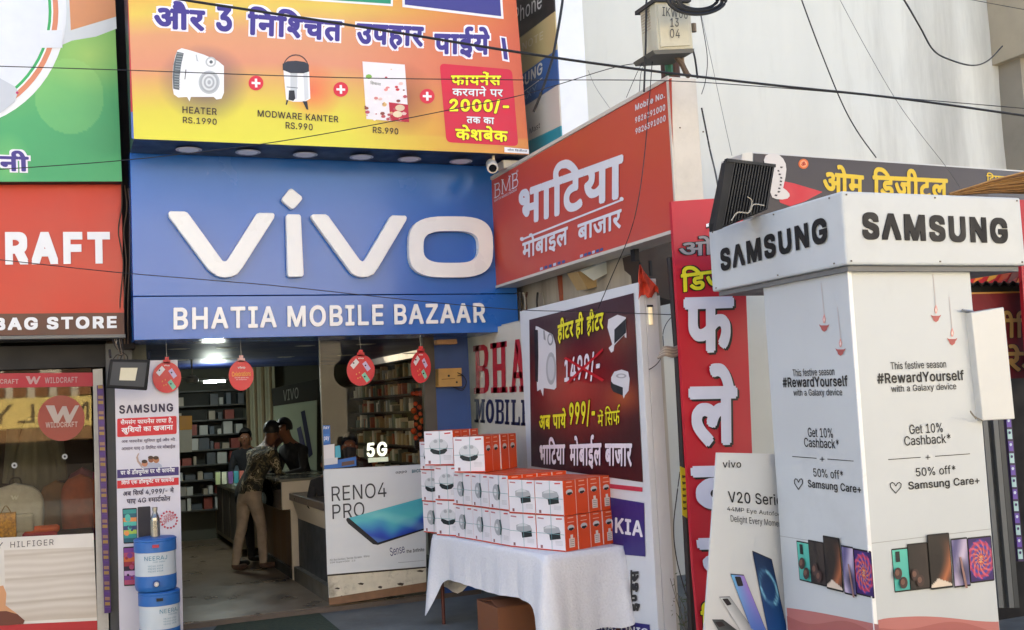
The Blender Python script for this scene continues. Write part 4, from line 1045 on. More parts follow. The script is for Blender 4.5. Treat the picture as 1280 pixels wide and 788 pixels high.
g.px(P7(((135,332),(140,322),(155,322),(300,440),(552,368),(552,380),(300,462),(275,458),(145,350))), ink('#1c1e24'), PG, .007)
g.build('phone_edge', t)
def scr(u, v):
    c = ramp([(0, '#4fb0c0'), (.35, '#59bcc4'), (.6, '#3c8cc0'), (.8, '#2c50b4'), (1, '#243a9c')], v + .18*math.sin(u*5+v*3)+.05*math.sin(u*17+v*6)); return mixc(c, '#9fd8d4', max(0, .5*math.sin(u*7-v*5)-.15))
gridprint('phone_screen', t, P7(((150, 322), (552, 212), (552, 372), (300, 450))), PG, 30, 20, scr, .009)
g = M(); g.px([(409.5, 720), (532.5, 709.5), (533, 728), (411.5, 748)], mat('#c9c2ae', .6, .12, 9, dirt=.7), PG, .004); 
for x, y, w_, h_ in ((447, 729, 8, 2.5), (472, 733, 6, 3), (496, 729, 9, 3.5), (418, 735, 7, 2), (520, 713, 10, 2.5), (425, 745, 4, 1.5), (452, 741, 6, 1)):
    g.px([(x, y+1), (x+w_*.5, y-.5), (x+w_, y+.5), (x+w_*.8, y+h_), (x+w_*.3, y+h_*.8)], ink('#4a3f34'), PG, .006)
g.px([(409, 718.5), (532.5, 708.5), (532.5, 710.3), (409, 720.6)], ink('#3a332c'), PG, .010); g.build('scuffed_board', t)
g = M(); g.px([(411, 748), (533, 728), (533, 739), (412, 757)], mat('#7c5c42', .6, .2, 10), PG, .012, depth=.03); g.build('wooden_skirting', t)
t = thing('shop_glass', 'large clear shop window above the RENO4 PRO panel with a metal edge', 'window', (3, YG, 1.6))
zt2 = 2.545; xg0, xg1 = at(403, 520, **PG).x, at(531, 520, **PG).x; zg = at(470, 584, **PG).z
g = M(); g.box((xg0, YG+.012, zg), (xg1, YG+.018, zt2), glassmat((.86, .82, .74), .4, 'shop_window_glass')); g.build('glass_pane', t)
g = M(); g.box((xg0-.008, YG, zg), (xg0, YG+.03, zt2), mat('#6a6a62', .4, metal=.6)); g.build('edge_trim', t)
# stickers on the glass
t = thing('payment_stickers', 'blue and white payment stickers with a code card on the shop glass edge', 'sticker', at(412, 560, **PG))
g = M(); SB = ink('#2c62a8')
g.px([(403, 532), (412.5, 532), (413, 556), (403.5, 557)], SB, PG, -.005); g.px([(403.5, 557), (418, 555), (418.5, 577), (404, 579)], ink('#d2d0d0'), PG, -.004)
g.px([(404, 578), (445, 571), (445.5, 582.5), (404.5, 587)], SB, PG, -.003); g.px([(404, 574), (422, 572), (422, 580), (404.5, 582)], ink('#c9cacc'), PG, -.0015)
g.px([(419, 558), (425, 557), (426, 572), (419, 573)], ink('#4aa0b4'), PG, -.003); g.px([(427, 578), (443, 575.5), (443, 580.5), (427, 583)], ink('#5a4440'), PG, -.001)
g.text('PAY', (404.5, 537), (411.5, 536.5), (404.5, 533.5), WHITE, PG, -.003, .02); g.text('pay', (405, 552), (411.5, 551.5), (405, 546), WHITE, PG, -.003, .02)
g.px([(404.5, 543), (411.5, 542.5), (411.5, 553.5), (404.5, 554)], ink('#3a74b8'), PG, -.004); g.build('sticker_sheet', t)
# 5G lit sign behind the glass
c = at(472, 566, Y=10.32)
t = thing('lit_5g_sign', 'glowing white 5G sign standing behind the glass above the poster panel', 'illuminated sign', c)
g = M(); P5G = dict(Y=10.33); LT = mat('#e8f4f0', .5, .0, emit=.55)
g.text('5G', (459, 572), (484, 570), (459, 554), LT, P5G, .01, .03, .06, depth=.02); g.build('lettering', t)
g = M(); g.px([(460.5, 573), (485, 571.5), (485.5, 577), (461, 578.5)], mat('#cfe0dc', .5, .0, emit=.2), P5G, .0, depth=.02); g.build('base_bar', t)

# wooden junction box on the blue pilaster, garland
p = at(562, 471, **PG)
t = thing('power_box', 'small yellowish wooden power box on the blue pilaster', 'switch box', p)
g = M(); g.poly([at(*q, Y=YG-.10) for q in ((548, 461), (577, 460), (577.5, 483), (548.5, 484))], mat('#b08a4c', .6, .15, 8), (0, .10, 0)); g.build('box_body', t, bevel=.005)
g = M(); g.px(circ(561, 470, 1.5, n=10), BLACK, dict(Y=YG-.10), .004); g.px(circ(571, 478, 1.3, n=10), BLACK, dict(Y=YG-.10), .004)
g.px([(552, 474), (569, 473), (569, 473.8), (552, 474.8)], ink('#6a4c24'), dict(Y=YG-.10), .004); g.build('sockets', t)
for k in range(2):
    g = M(); g.tube(smooth_path([at(572, 466+k*4, Y=YG-.1), at(579, 470, Y=YG-.14), at(583, 478, Y=YG-.12), at(578, 486+k*2, Y=YG-.1), at(566, 484, Y=YG-.12)]), .004, BLACK, 5, False); g.build('wire', t)
g = M(); g.poly([at(*q, Y=9.9) for q in ((546, 425), (571, 424), (572, 430), (547, 431))], mat('#8c6a44', .6, .15), (0, .1, .0)); tag(g.build('ceiling_junction_box', bevel=.004), 'tan junction box fixed to the navy canopy beside the rightmost lights', 'switch box')
t = thing('flower_garland', 'orange marigold garland hanging inside the glass beside the blue pilaster', 'garland', at(522, 500, Y=10.4))
fm = mat('#b8441c', .8, .35, 40)
for k in range(15):
    a = k/14; x = (519 if k % 2 else 526)+2*math.sin(k); y = 492+a*60; 
    if k < 3: x = 516+k*5; y = 492
    p = at(x, y, Y=10.42); g = M(); rr_ = .022+.004*(k % 3)
    prof = [(rr_*math.sin(math.pi*j/6)+.0005, -rr_*math.cos(math.pi*j/6)) for j in range(7)]
    g.lathe(p, prof, fm, 9); g.build('flower', t)
g = M(); g.px([(517, 486), (529, 484), (531, 560), (519, 562)], mat('#241a18', .8), dict(Y=10.5), 0, depth=.02); g.build('backing_strip', t)

# ================================================================== HANGING BAUBLE CARDS
def bauble(x, y, r, rx, kind, label):
    PL = dict(Y=9.95); c = at(x, y, **PL)
    t = thing('paper_bauble', label, 'decoration', c, 'paper baubles hanging in the shop entrance')
    a = at(x, y-2, Y=9.95); top = Vector((c.x, 9.95, 2.553))
    cap_t = at(x, y-r-5, **PL)
    g = M(); g.px(circ(x, y, rx, r, 36), mat('#c8242e', .35, .05), PL, .004, depth=.008); g.px([(x-4.5, y-r+2), (x-4.5, y-r-3), (x-2.5, y-r-2), (x-2.5, y-r-6), (x+2.5, y-r-6), (x+2.5, y-r-2), (x+4.5, y-r-3), (x+4.5, y-r+2)], mat('#c8242e' if kind else '#d8a8a4', .4), PL, .004, depth=.008); g.build('card', t)
    g = M(); g.tube([cap_t, top], .0022, mat('#b0b0ac', .5), 4); g.build('string', t)
    g = M()
    if kind:
        s = rx/r
        for (dx, dy, cc) in ((-8.5, -8, '#dcd6d8'), (8, -5, '#c3b2d4'), (7, 9, '#7fc0a4')):
            sg = -1 if dy < 0 and dx > 0 else 1
            q = [(x+(dx+a)*s, y+dy+b) for a, b in ((-6.2, 2), (1.8, -6.6), (6.4, -2), (-1.6, 6.6))] if dx < 0 else [(x+(dx+a)*s, y+dy+b) for a, b in ((-6, -3), (-1.2, -6.6), (5.8, 3), (1.2, 6.6))]
            g.px(q, ink(cc), PL, .007); g.px(circ(x+(dx-1.5)*s, y+dy-1, 1.1, n=8), BLACK, PL, .009)
        for (dx, dy) in ((-6, 5), (-2, 3), (-4, 10), (-1, 9)): g.px([(x+(dx-1)*s, y+dy), (x+dx*s, y+dy-1.3), (x+(dx+1)*s, y+dy), (x+dx*s, y+dy+1.3)], ink('#d8904c'), PL, .007)
        g.text('vivo', (x-4*s, y-r+5.5), (x+4*s, y-r+5.5), (x-4*s, y-r+3.5), WHITE, PL, .007, .03)
    else:
        g.text('vivo', (x-4.5, y-8.5), (x+5, y-8.5), (x-4.5, y-11.5), WHITE, PL, .007, .03); g.text('Celebrations', (x-11.5, y+1.5), (x+12, y+.5), (x-11.5, y-4.5), ink('#e8a83c'), PL, .007, .01)
        g.text('become special with', (x-8, y+4), (x+9, y+3.8), (x-8, y+2), WHITE, PL, .007); g.text('vivo smartphones', (x-6.5, y+6.2), (x+7, y+6), (x-6.5, y+4.6), WHITE, PL, .007)
    g.build('printed_design', t)
bauble(208.5, 472, 19.5, 18, 1, 'round red paper bauble with phone pictures, leftmost, above the Samsung banner')
bauble(301.5, 469.5, 19, 15.5, 0, 'oval red paper bauble reading Celebrations, second from the left in the entrance')
bauble(451, 463, 19.5, 17.5, 1, 'round red paper bauble with phone pictures hanging above the glowing 5G sign')
bauble(526, 459, 20, 12.5, 1, 'red paper bauble seen turned and narrow, rightmost, near the blue pilaster')

# ================================================================== SAMSUNG STANDEE, JUGS, BOTTLE
SAMS = 'S{MSUNG'
def samsung(g, bl, br, tl, mt, pl, lift=.006, bold=.045, depth=0):
    g.text('S\u039bMSUNG', bl, br, tl, mt, pl, lift, bold, .05, depth)
PSD = dict(Y=9.98)
t = thing('finance_banner', 'tall white Samsung finance offer banner in Hindi standing behind the blue water jugs', 'banner', at(185, 788, **PSD))
g = M(); g.poly([at(*p, **PSD) for p in ((143, 452), (222, 450), (229.5, 812), (150, 818))], mat('#cdccd6', .45, .04, 3), (0, .02, 0)); g.build('banner_sheet', t)
c8 = lambda a, b: (140+a/5.25, 490+b/5.25)
P8 = lambda L_: [c8(*p) for p in L_]
g = M(); DN = ink('#2c2444'); 
samsung(g, c8(48, 145), c8(402, 130), c8(46, 88), DN, PSD, .005)
g.text('अब फायनेंस सुविधा हुई और भी', c8(62, 342), c8(414, 328), c8(62, 312), ink('#4a3c5a'), PSD, .006, .015); g.text('आसान पाए 0 लिमिट पर मोबाईल', c8(62, 390), c8(416, 374), c8(62, 358), ink('#4a3c5a'), PSD, .006, .015)
g.text('अब सिर्फ 4,999/- मे', c8(72, 692), c8(406, 668), c8(72, 645), DN, PSD, .006, .025); g.text('पाए 4G स्मार्टफोन', c8(96, 742), c8(384, 722), c8(96, 694), DN, PSD, .006, .025)
g.build('lettering', t)
g = M(); g.px(rrect(P8(((34, 176), (424, 158), (424, 276), (34, 298))), .1), RED, PSD, .005)
g.text('सैमसंग फायनेंस लाया है,', c8(56, 222), c8(398, 206), c8(56, 180), WHITE, PSD, .007, .015); g.text('खुशियों का खजाना', c8(62, 282), c8(400, 260), c8(62, 226), WHITE, PSD, .007, .025)
g.px(P8(((34, 512), (438, 492), (438, 546), (34, 568))), ink('#3a2a6c'), PSD, .005); g.text('घर के डॉक्यूमेंट्स पर भी फायनेंस', c8(56, 556), c8(412, 536), c8(56, 510), WHITE, PSD, .007, .02)
g.px(P8(((34, 584), (438, 562), (438, 610), (34, 636))), RED, PSD, .005); g.text('सिर्फ एक डॉक्यूमेंट पर फायनेंस', c8(62, 618), c8(408, 598), c8(62, 578), WHITE, PSD, .007, .02)
g.build('text_bands', t)
g = M()      # printed family picture and phones
for cx, cy, r_, c_ in ((215, 470, 20, '#b47a5c'), (256, 444, 19, '#8a5238'), (290, 446, 20, '#a8704c')): g.px(P8(circ(cx, cy, r_, r_*1.1, 14)), ink(c_), PSD, .007); g.px(P8(circ(cx-2, cy-13, r_*.95, r_*.6, 12)), ink('#3c261c'), PSD, .008)
g.px(P8(((195, 500), (200, 480), (240, 468), (300, 462), (325, 480), (330, 500))), ink('#a3a9ba'), PSD, .0065)
g.px(P8(((180, 402), (170, 405), (158, 430), (165, 460), (195, 498), (205, 485), (176, 452), (170, 425))), ink('#b0988c'), PSD, .0062)
def ph(q, cols_, k=9):
    g.px(rrect(q, .08), BLACK, PSD, .006)
    TL, TR, BR_, BL = [Vector(p) for p in q]; cc = (TL+TR+BR_+BL)/4
    q2 = [cc+(p-cc)*.93 for p in (TL, TR, BR_, BL)]
    r_ = random.Random(k)
    for j in range(8):
        a, b = j/8, (j+1)/8; A = q2[0]*(1-a)+q2[3]*a; B = q2[1]*(1-a)+q2[2]*a; C_ = q2[1]*(1-b)+q2[2]*b; D_ = q2[0]*(1-b)+q2[3]*b
        g.px([tuple(p) for p in (A, B, C_, D_)], ink(cols_[j % len(cols_)]), PSD, .0075)
    for j in range(7):
        a, b = r_.uniform(.2, .8), r_.uniform(.1, .9); c_ = (q2[0]*(1-a)+q2[1]*a)*(1-b)+(q2[3]*(1-a)+q2[2]*a)*b
        g.px(circ(c_.x, c_.y, r_.uniform(1.2, 3.6), n=10), ink(r_.choice(cols_)), PSD, .009+.0003*j)
ph([(153, 636), (171, 635), (171.5, 679), (154.5, 680)], ['#2a8a86', '#1c5a6c', '#d88c4c', '#48b0a0', '#2c3c6c', '#98b84c'], 3)
ph([(154, 684), (171, 683), (172.5, 732), (155, 733)], ['#7c3c8c', '#b04c6c', '#d06a34', '#9a2c3c', '#2c1c34', '#c8a8d0'], 5)
g.px(rrect([(172, 634), (188, 633), (189, 674), (173, 675)], .08), ink('#22222c'), PSD, .006)
for k in range(16):
    a0 = k*22.5; g.px([(211+r_*math.cos(R(a)), 650+r_*math.sin(R(a))) for r_, a in ((10.5, a0), (12, a0+7), (10.5, a0+15), (9.3, a0+15), (9.3, a0))], ink('#b83c50'), PSD, .006)
g.text('OFFER', (203.5, 657), (219, 648), (202.5, 652), ink('#b83c50'), PSD, .006, .02); g.text('ZERO', (205, 650), (216, 644), (204, 646), ink('#b83c50'), PSD, .006, .01)
g.build('printed_pictures', t)

def jug(c, r, h, label, roll):
    t = thing('water_jug', label, 'water jug', c, 'stacked blue water jugs')
    bl = mat('#2b66ae', .4, .06, 5, dirt=.12); wl = mat('#bfc9cf', .5, .05, 6, dirt=.15)
    g = M(); g.lathe(c, [(r*.90, 0), (r*.96, .012), (r, .04), (r, h*.30)], bl, 36); g.lathe(c, [(r*.985, h*.30), (r*.985, h*.74)], wl, 36); g.lathe(c, [(r*.985, h*.74), (r*1.02, h*.745), (r*1.02, h*.93), (r*.97, h*.96)], bl, 36)
    g.build('jug_body', t, smooth=True)
    g = M(); g.lathe(c, [(r*1.0, h*.945), (r*1.03, h*.955), (r*1.03, h*.98), (r*.95, h), (r*.55, h+.004), (.001, h+.004)], bl, 36); g.build('lid', t, smooth=True)
    d = Vector((-.06, -1, 0)).normalized(); s = Vector((1, -.06, 0))
    g = M(); p = c + d*(r+.004) + Vector((0, 0, h*.16))
    g.tube([p-d*.02, p+d*.02], [.032, .028], mat('#234f8c', .5), 16); g.tube([p+d*.02, p+d*.032], [.02, .018], mat('#c8ccd0', .3, metal=.7), 14); g.tube([p+d*.03, p+d*.04], .008, mat('#e0e0e0', .3), 8); g.build('tap', t)
    g = M(); p = c + d*(r*1.035) + Vector((0, 0, h*.87)); g.box(p-Vector((.026, .01, .012)), p+Vector((.026, .01, .012)), mat('#b03448' if roll == 0 else '#16181c', .5)); g.build('clip', t)
    g = M(); TE = ink('#2a7490')
    def curved(s_, u0, u1, z0, z1, mt):
        V, F = layout(s_, .03, .02); x0 = min(p[0] for p in V); x1 = max(p[0] for p in V); a0 = min(p[1] for p in V); a1 = max(p[1] for p in V)
        W = []
        for p in V:
            a = u0+(u1-u0)*(p[0]-x0)/(x1-x0); z = z0+(z1-z0)*(p[1]-a0)/(a1-a0)
            W.append(c+Vector((math.sin(a)*r*.999, -math.cos(a)*r*.999, z)))
        g.add(W, F, mt)
    o_ = .0 if roll == 0 else .55
    curved('NEERAJ', -.62+o_, .50+o_, h*.60, h*.68, TE); curved('cool water', -.2+o_, .4+o_, h*.555, h*.585, TE)
    for k in range(3): curved('98260 45%d8' % k, -.45+o_, .28+o_, h*(.48-.05*k), h*(.51-.05*k), TE)
    g.build('lettering', t)
PJ = 9.62
jx = at(196, 720, Y=PJ).x; jr = (at(222, 715, Y=PJ).x - at(170, 715, Y=PJ).x)/2
zl, zu = at(196, 740, Y=PJ).z, at(196, 674, Y=PJ).z
jx2 = at(201, 780, Y=PJ).x
hh = zu-zl
jug(Vector((jx2, PJ+.1, zl-hh)), jr, hh-.0, 'lower blue and white plastic water jug, carrying the other jug', 1)
jug(Vector((jx, PJ+.1, zl+.006)), jr*1.02, hh, 'upper blue and white plastic water jug with the steel bottle on its lid', 0)
g = M(); g.box((jx2-.2, PJ-.12, 0), (jx2+.22, PJ+.32, zl-hh), mat('#4a4038', .7)); tag(g.build('jug_stand', bevel=.005), 'low dark stand carrying the two water jugs', 'stand')
bc = Vector((at(195, 672, Y=PJ+.05).x, PJ+.1, zu+.012)); bh = at(195, 636, Y=PJ+.05).z - at(195, 673, Y=PJ+.05).z
t = thing('steel_bottle', 'slim brushed steel water bottle standing on the upper jug', 'bottle', bc)
stl = mat('#9a9890', .3, .05, 9, metal=.9); br_ = bh*.155
g = M(); g.lathe(bc, [(.001, 0), (br_, .002), (br_, bh*.55), (br_*.92, bh*.64), (br_*.55, bh*.78), (br_*.46, bh*.84), (br_*.46, bh*.87)], stl, 24); g.build('bottle_body', t, smooth=True)
g = M(); g.lathe(bc, [(br_*.5, bh*.87), (br_*.56, bh*.88), (br_*.56, bh*.99), (br_*.4, bh), (.001, bh)], stl, 20); g.build('cap', t)

# flood lamp over the banner
p = at(159, 468, Y=9.55)
t = thing('flood_light', 'square black LED flood light over the Samsung banner, facing the street', 'flood light', p)
PF = dict(Y=9.55)
g = M(); W = [at(*q, **PF) for q in ((138, 449), (188, 450), (184, 488), (133, 485))]; g.poly(W, mat('#070708', .75), (0, .07, 0)); g.build('housing', t, bevel=.008)
g = M(); g.px([(141, 452.5), (184, 453.5), (180, 484), (137, 481.5)], mat('#3a3c3e', .6, .1), PF, .004); g.build('reflector', t)
g = M(); g.px([(151, 460), (172, 460), (169, 476), (149, 475.5)], mat('#c8c2a8', .4), PF, .008, depth=.004); g.build('led_panel', t)
g = M(); g.tube([at(138, 447, Y=9.6), at(137, 438, Y=9.75)], .01, DARK, 6); g.tube([at(186, 450, Y=9.6), at(187, 440, Y=9.75)], .01, DARK, 6); g.build('bracket', t)
# ================================================================== INSIDE THE SHOP
cw = mat('#c8bda8', .5, .06, 4); cd_ = mat('#4a4238', .6, .15, 5); st_ = mat('#6a5c50', .35, .3, 14); wd = mat('#6e5236', .5, .2, 6, streak=True)
t = thing('shop_counter', 'cream stepped shop counter with wood side beside the customer in the camouflage shirt', 'counter', (2.5, 12.2, FZ))
g = M(); g.box((2.36, 12.12, FZ), (2.56, 12.16, .815), cw); g.build('end_panel', t); g = M(); g.box((2.27, 12.12, .815), (2.66, 12.165, 1.12), cw); g.build('upper_end_panel', t)
g = M(); g.box((2.39, 12.16, .16), (2.6, 14.2, .78), wd); g.build('side_panel', t); g = M(); g.box((2.36, 12.16, FZ), (2.6, 14.2, .16), mat('#3c3a34', .5)); g.build('plinth', t)
g = M(); g.box((2.24, 12.1, 1.12), (2.95, 14.2, 1.15), mat('#6f6c60', .2)); g.build('countertop', t, bevel=.005)
g = M(); g.box((2.29, 12.2, .80), (2.31, 14.2, 1.115), glassmat((.8, .85, .82), 1, 'case_glass')); g.build('glass_front', t)
t = thing('corner_desk', 'dark granite topped desk with cream front by the shop glass', 'desk', (2.6, 11, FZ))
g = M(); g.box((2.42, 10.3, .20), (2.46, 12.05, .80), mat('#3c4044', .5)); g.build('front_panel', t); g = M(); g.box((2.36, 10.3, FZ), (2.5, 12.05, .20), mat('#5c5850', .4)); g.build('plinth', t)
g = M(); g.poly([(2.36, 10.32, .918), (2.36, 12.02, .918), (2.455, 12.02, .60), (2.455, 10.32, .60)], cw, (.02, 0, 0)); g.build('slanted_front', t)
g = M(); g.box((2.33, 10.3, .92), (2.95, 12.05, 1.0), st_); g.build('granite_top', t, bevel=.01)
t = thing('display_counter', 'long cream counter with phones on its glass top, deeper in the shop', 'counter', (2.4, 15.5, FZ))
g = M(); g.box((2.18, 14.55, .14), (2.7, 17, .90), mat('#8e8570', .5, .1, 4)); g.build('cabinet', t); g = M(); g.box((2.14, 14.5, .90), (2.75, 17, .96), mat('#a7aa98', .15)); g.build('glass_top', t)
g = M(); g.box((2.14, 14.5, FZ), (2.17, 14.56, .90), cw); g.build('corner_post', t)
for k in range(3):
    g = M(); g.box((2.17, 14.8+.7*k, .2), (2.178, 15.4+.7*k, .84), cd_); g.build('drawer', t)
for k, (x, c_) in enumerate(((272, '#b8c898'), (280, '#d8e0c8'), (288, '#7a5a9c'), (295, '#4aa0b0'), (302, '#c8786c'))):
    p = at(x, 594, Y=15.1); p.z = .965; g = M(); g.box(p-Vector((.03, .02, 0)), p+Vector((.03, .02, .16)), mat(c_, .4)); tag(g.build('display_card', bevel=.003), '%s small display card on the far glass counter' % ('pale green', 'white', 'purple', 'blue', 'pink')[k], 'card')
# shelving on the back wall
def shelf(name, label, x0, x1, y, z0, z1, nsh, ncol, rnd, depth=.3, alongy=False, pal=('#b8bcb8', '#8a8c88', '#4c545c', '#8a4038', '#a49c8c', '#5c6874')):
    t = thing(name, label, 'shelf', (x0, y, z0)); r_ = random.Random(rnd)
    fr = mat('#3e4240', .5)
    B = (lambda a, b, m_, g: g.box(a, b, m_)) if not alongy else (lambda a, b, m_, g: g.box((a[1], a[0], a[2]), (b[1], b[0], b[2]), m_))
    g = M(); B((x0, y+depth, z0), (x1, y+depth+.02, z1), mat('#2c302e', .7), g); g.build('back_board', t)
    for j in range(nsh+1):
        z = z0+(z1-z0)*j/nsh; g = M(); B((x0, y, z), (x1, y+depth, z+.02), fr, g); g.build('shelf_board', t)
    for j in range(nsh):
        z = z0+(z1-z0)*j/nsh+.02; x = x0+.03
        while x < x1-.08:
            wd_ = r_.uniform(.035, (x1-x0)/ncol*1.3); h_ = (z1-z0)/nsh*r_.uniform(.35, .85)
            if r_.random() < .86:
                g = M(); B((x, y+r_.uniform(.02, .08), z), (min(x+wd_, x1-.02), y+depth-.05, z+h_), mat(r_.choice(pal), .5, .1), g); g.build('boxed_product', t)
            x += wd_+r_.uniform(.01, .05)
    return t
shelf('product_shelf', 'dark wall shelf packed with boxed products at the back left of the shop', 1.35, 2.62, 16.65, .5, 2.25, 8, 11, 3)
shelf('product_shelf', 'tall wall shelf of hanging accessories seen through the shop glass', 11.0, 15.8, 4.0, .95, 2.45, 7, 62, 5, .2, True, ('#c0b090', '#a89474', '#d8d4c8', '#8c9480', '#b0684c', '#e8e4d8', '#6c7c78', '#b8c0c0'))
t = thing('poster_stand', 'pale poster with a yellow top on the back wall beside the finance banner', 'poster', (1.9, 16.6, 1))
g = M(); q = [at(*p, Y=16.5) for p in ((224, 520), (240, 520), (240, 565), (224, 566))]; g.poly(q, mat('#8f8c80', .6), (0, .02, 0)); g.build('poster_sheet', t); g = M(); q = [at(*p, Y=16.49) for p in ((224, 520), (240, 520), (240, 537), (224, 538))]; g.poly(q, mat('#a87420', .6), (0, .005, 0)); g.build('yellow_header', t)
t = thing('curtain', 'pale vertical strip curtain in the middle of the shop back wall', 'curtain', (2.9, 16.7, .9))
for k in range(11):
    xa = at(310+k*3.2, 500, Y=16.6).x
    g = M(); pts = [(xa-.028, 16.6+.02*(k % 2)), (xa, 16.57+.02*(k % 3)), (xa+.028, 16.6)]
    g.add([Vector((a, b, z)) for z in (1.0, 2.6) for a, b in pts], [(0, 1, 4, 3), (1, 2, 5, 4)], mat('#a8a890' if k % 3 else '#8c7c60', .8, .1, 6)); g.build('curtain_strip', t)
PV = dict(Y=16.3)
t = thing('wall_display', 'tall pale green phone display panel under a dark header reading vivo inside the shop', 'display', at(372, 560, **PV))
g = M(); g.px([(343, 508), (396, 500), (396, 600), (344, 600)], mat('#9aa690', .6, .06, 3), PV, 0, depth=.05); g.build('panel', t)
g = M(); g.px([(340, 486), (398, 474), (398, 500), (342, 508)], mat('#2c2f2c', .5), PV, .02, depth=.05); g.text('VIVO', (354, 502), (373, 498), (354, 488), ink('#8c9088'), PV, .03, .01, .05); g.build('header', t)
g = M(); g.px([(376, 515), (381, 513), (391, 568), (386, 573)], ink('#2c3048'), PV, .01, depth=.004); g.px([(371, 536), (376, 533), (385, 572), (379, 575)], ink('#4a4c68'), PV, .02, depth=.004); g.build('phone_picture', t)
g = M(); g.box((2.9, 10.4, 2.30), (2.96, 16.6, 2.42), mat('#1e201e', .6)); struct(g.build('ceiling_beam')) if False else None
for k, (x, y_, l_, e) in enumerate(((268, 477, 16, 4.0),)):
    p = at(x, y_, Y=14.5+k); g = M(); w_ = l_*.016
    t = thing('tube_light', ('longer lit tube light' if not k else 'short lit lamp')+' hanging deep in the shop', 'lamp', p)
    g.box(p-Vector((w_/2, .02, .014)), p+Vector((w_/2, .03, .014)), mat('#f4fff4', .5, 0, emit=e*22)); g.build('tube', t); g = M(); g.box(p+Vector((-w_/2-.05, -.02, .013)), p+Vector((w_/2+.05, .02, .03)), mat('#5a5c58', .5)); g.build('fixture', t)
t = thing('ceiling_fan', 'pale ceiling fan hanging in the dark depth of the shop', 'fan', at(243, 470, Y=13))
p = at(240, 474, Y=13.2)
g = M(); g.tube([p+Vector((0, 0, .35)), p], .012, mat('#8a8c84', .5), 6); g.build('rod', t); g = M(); g.lathe(p, [(.001, -.05), (.07, -.04), (.08, 0), (.04, .04), (.001, .05)], mat('#8a8c84', .5), 16); g.build('motor', t)
for k in range(3):
    a = R(12+120*k); d = Vector((math.cos(a), math.sin(a), 0)); s = Vector((-d.y, d.x, 0))*.05
    g = M(); g.poly([p+d*.08-s*.6, p+d*.55-s, p+d*.55+s, p+d*.08+s*.6], mat('#7c7e76', .5), (0, 0, .006)); g.build('blade', t)

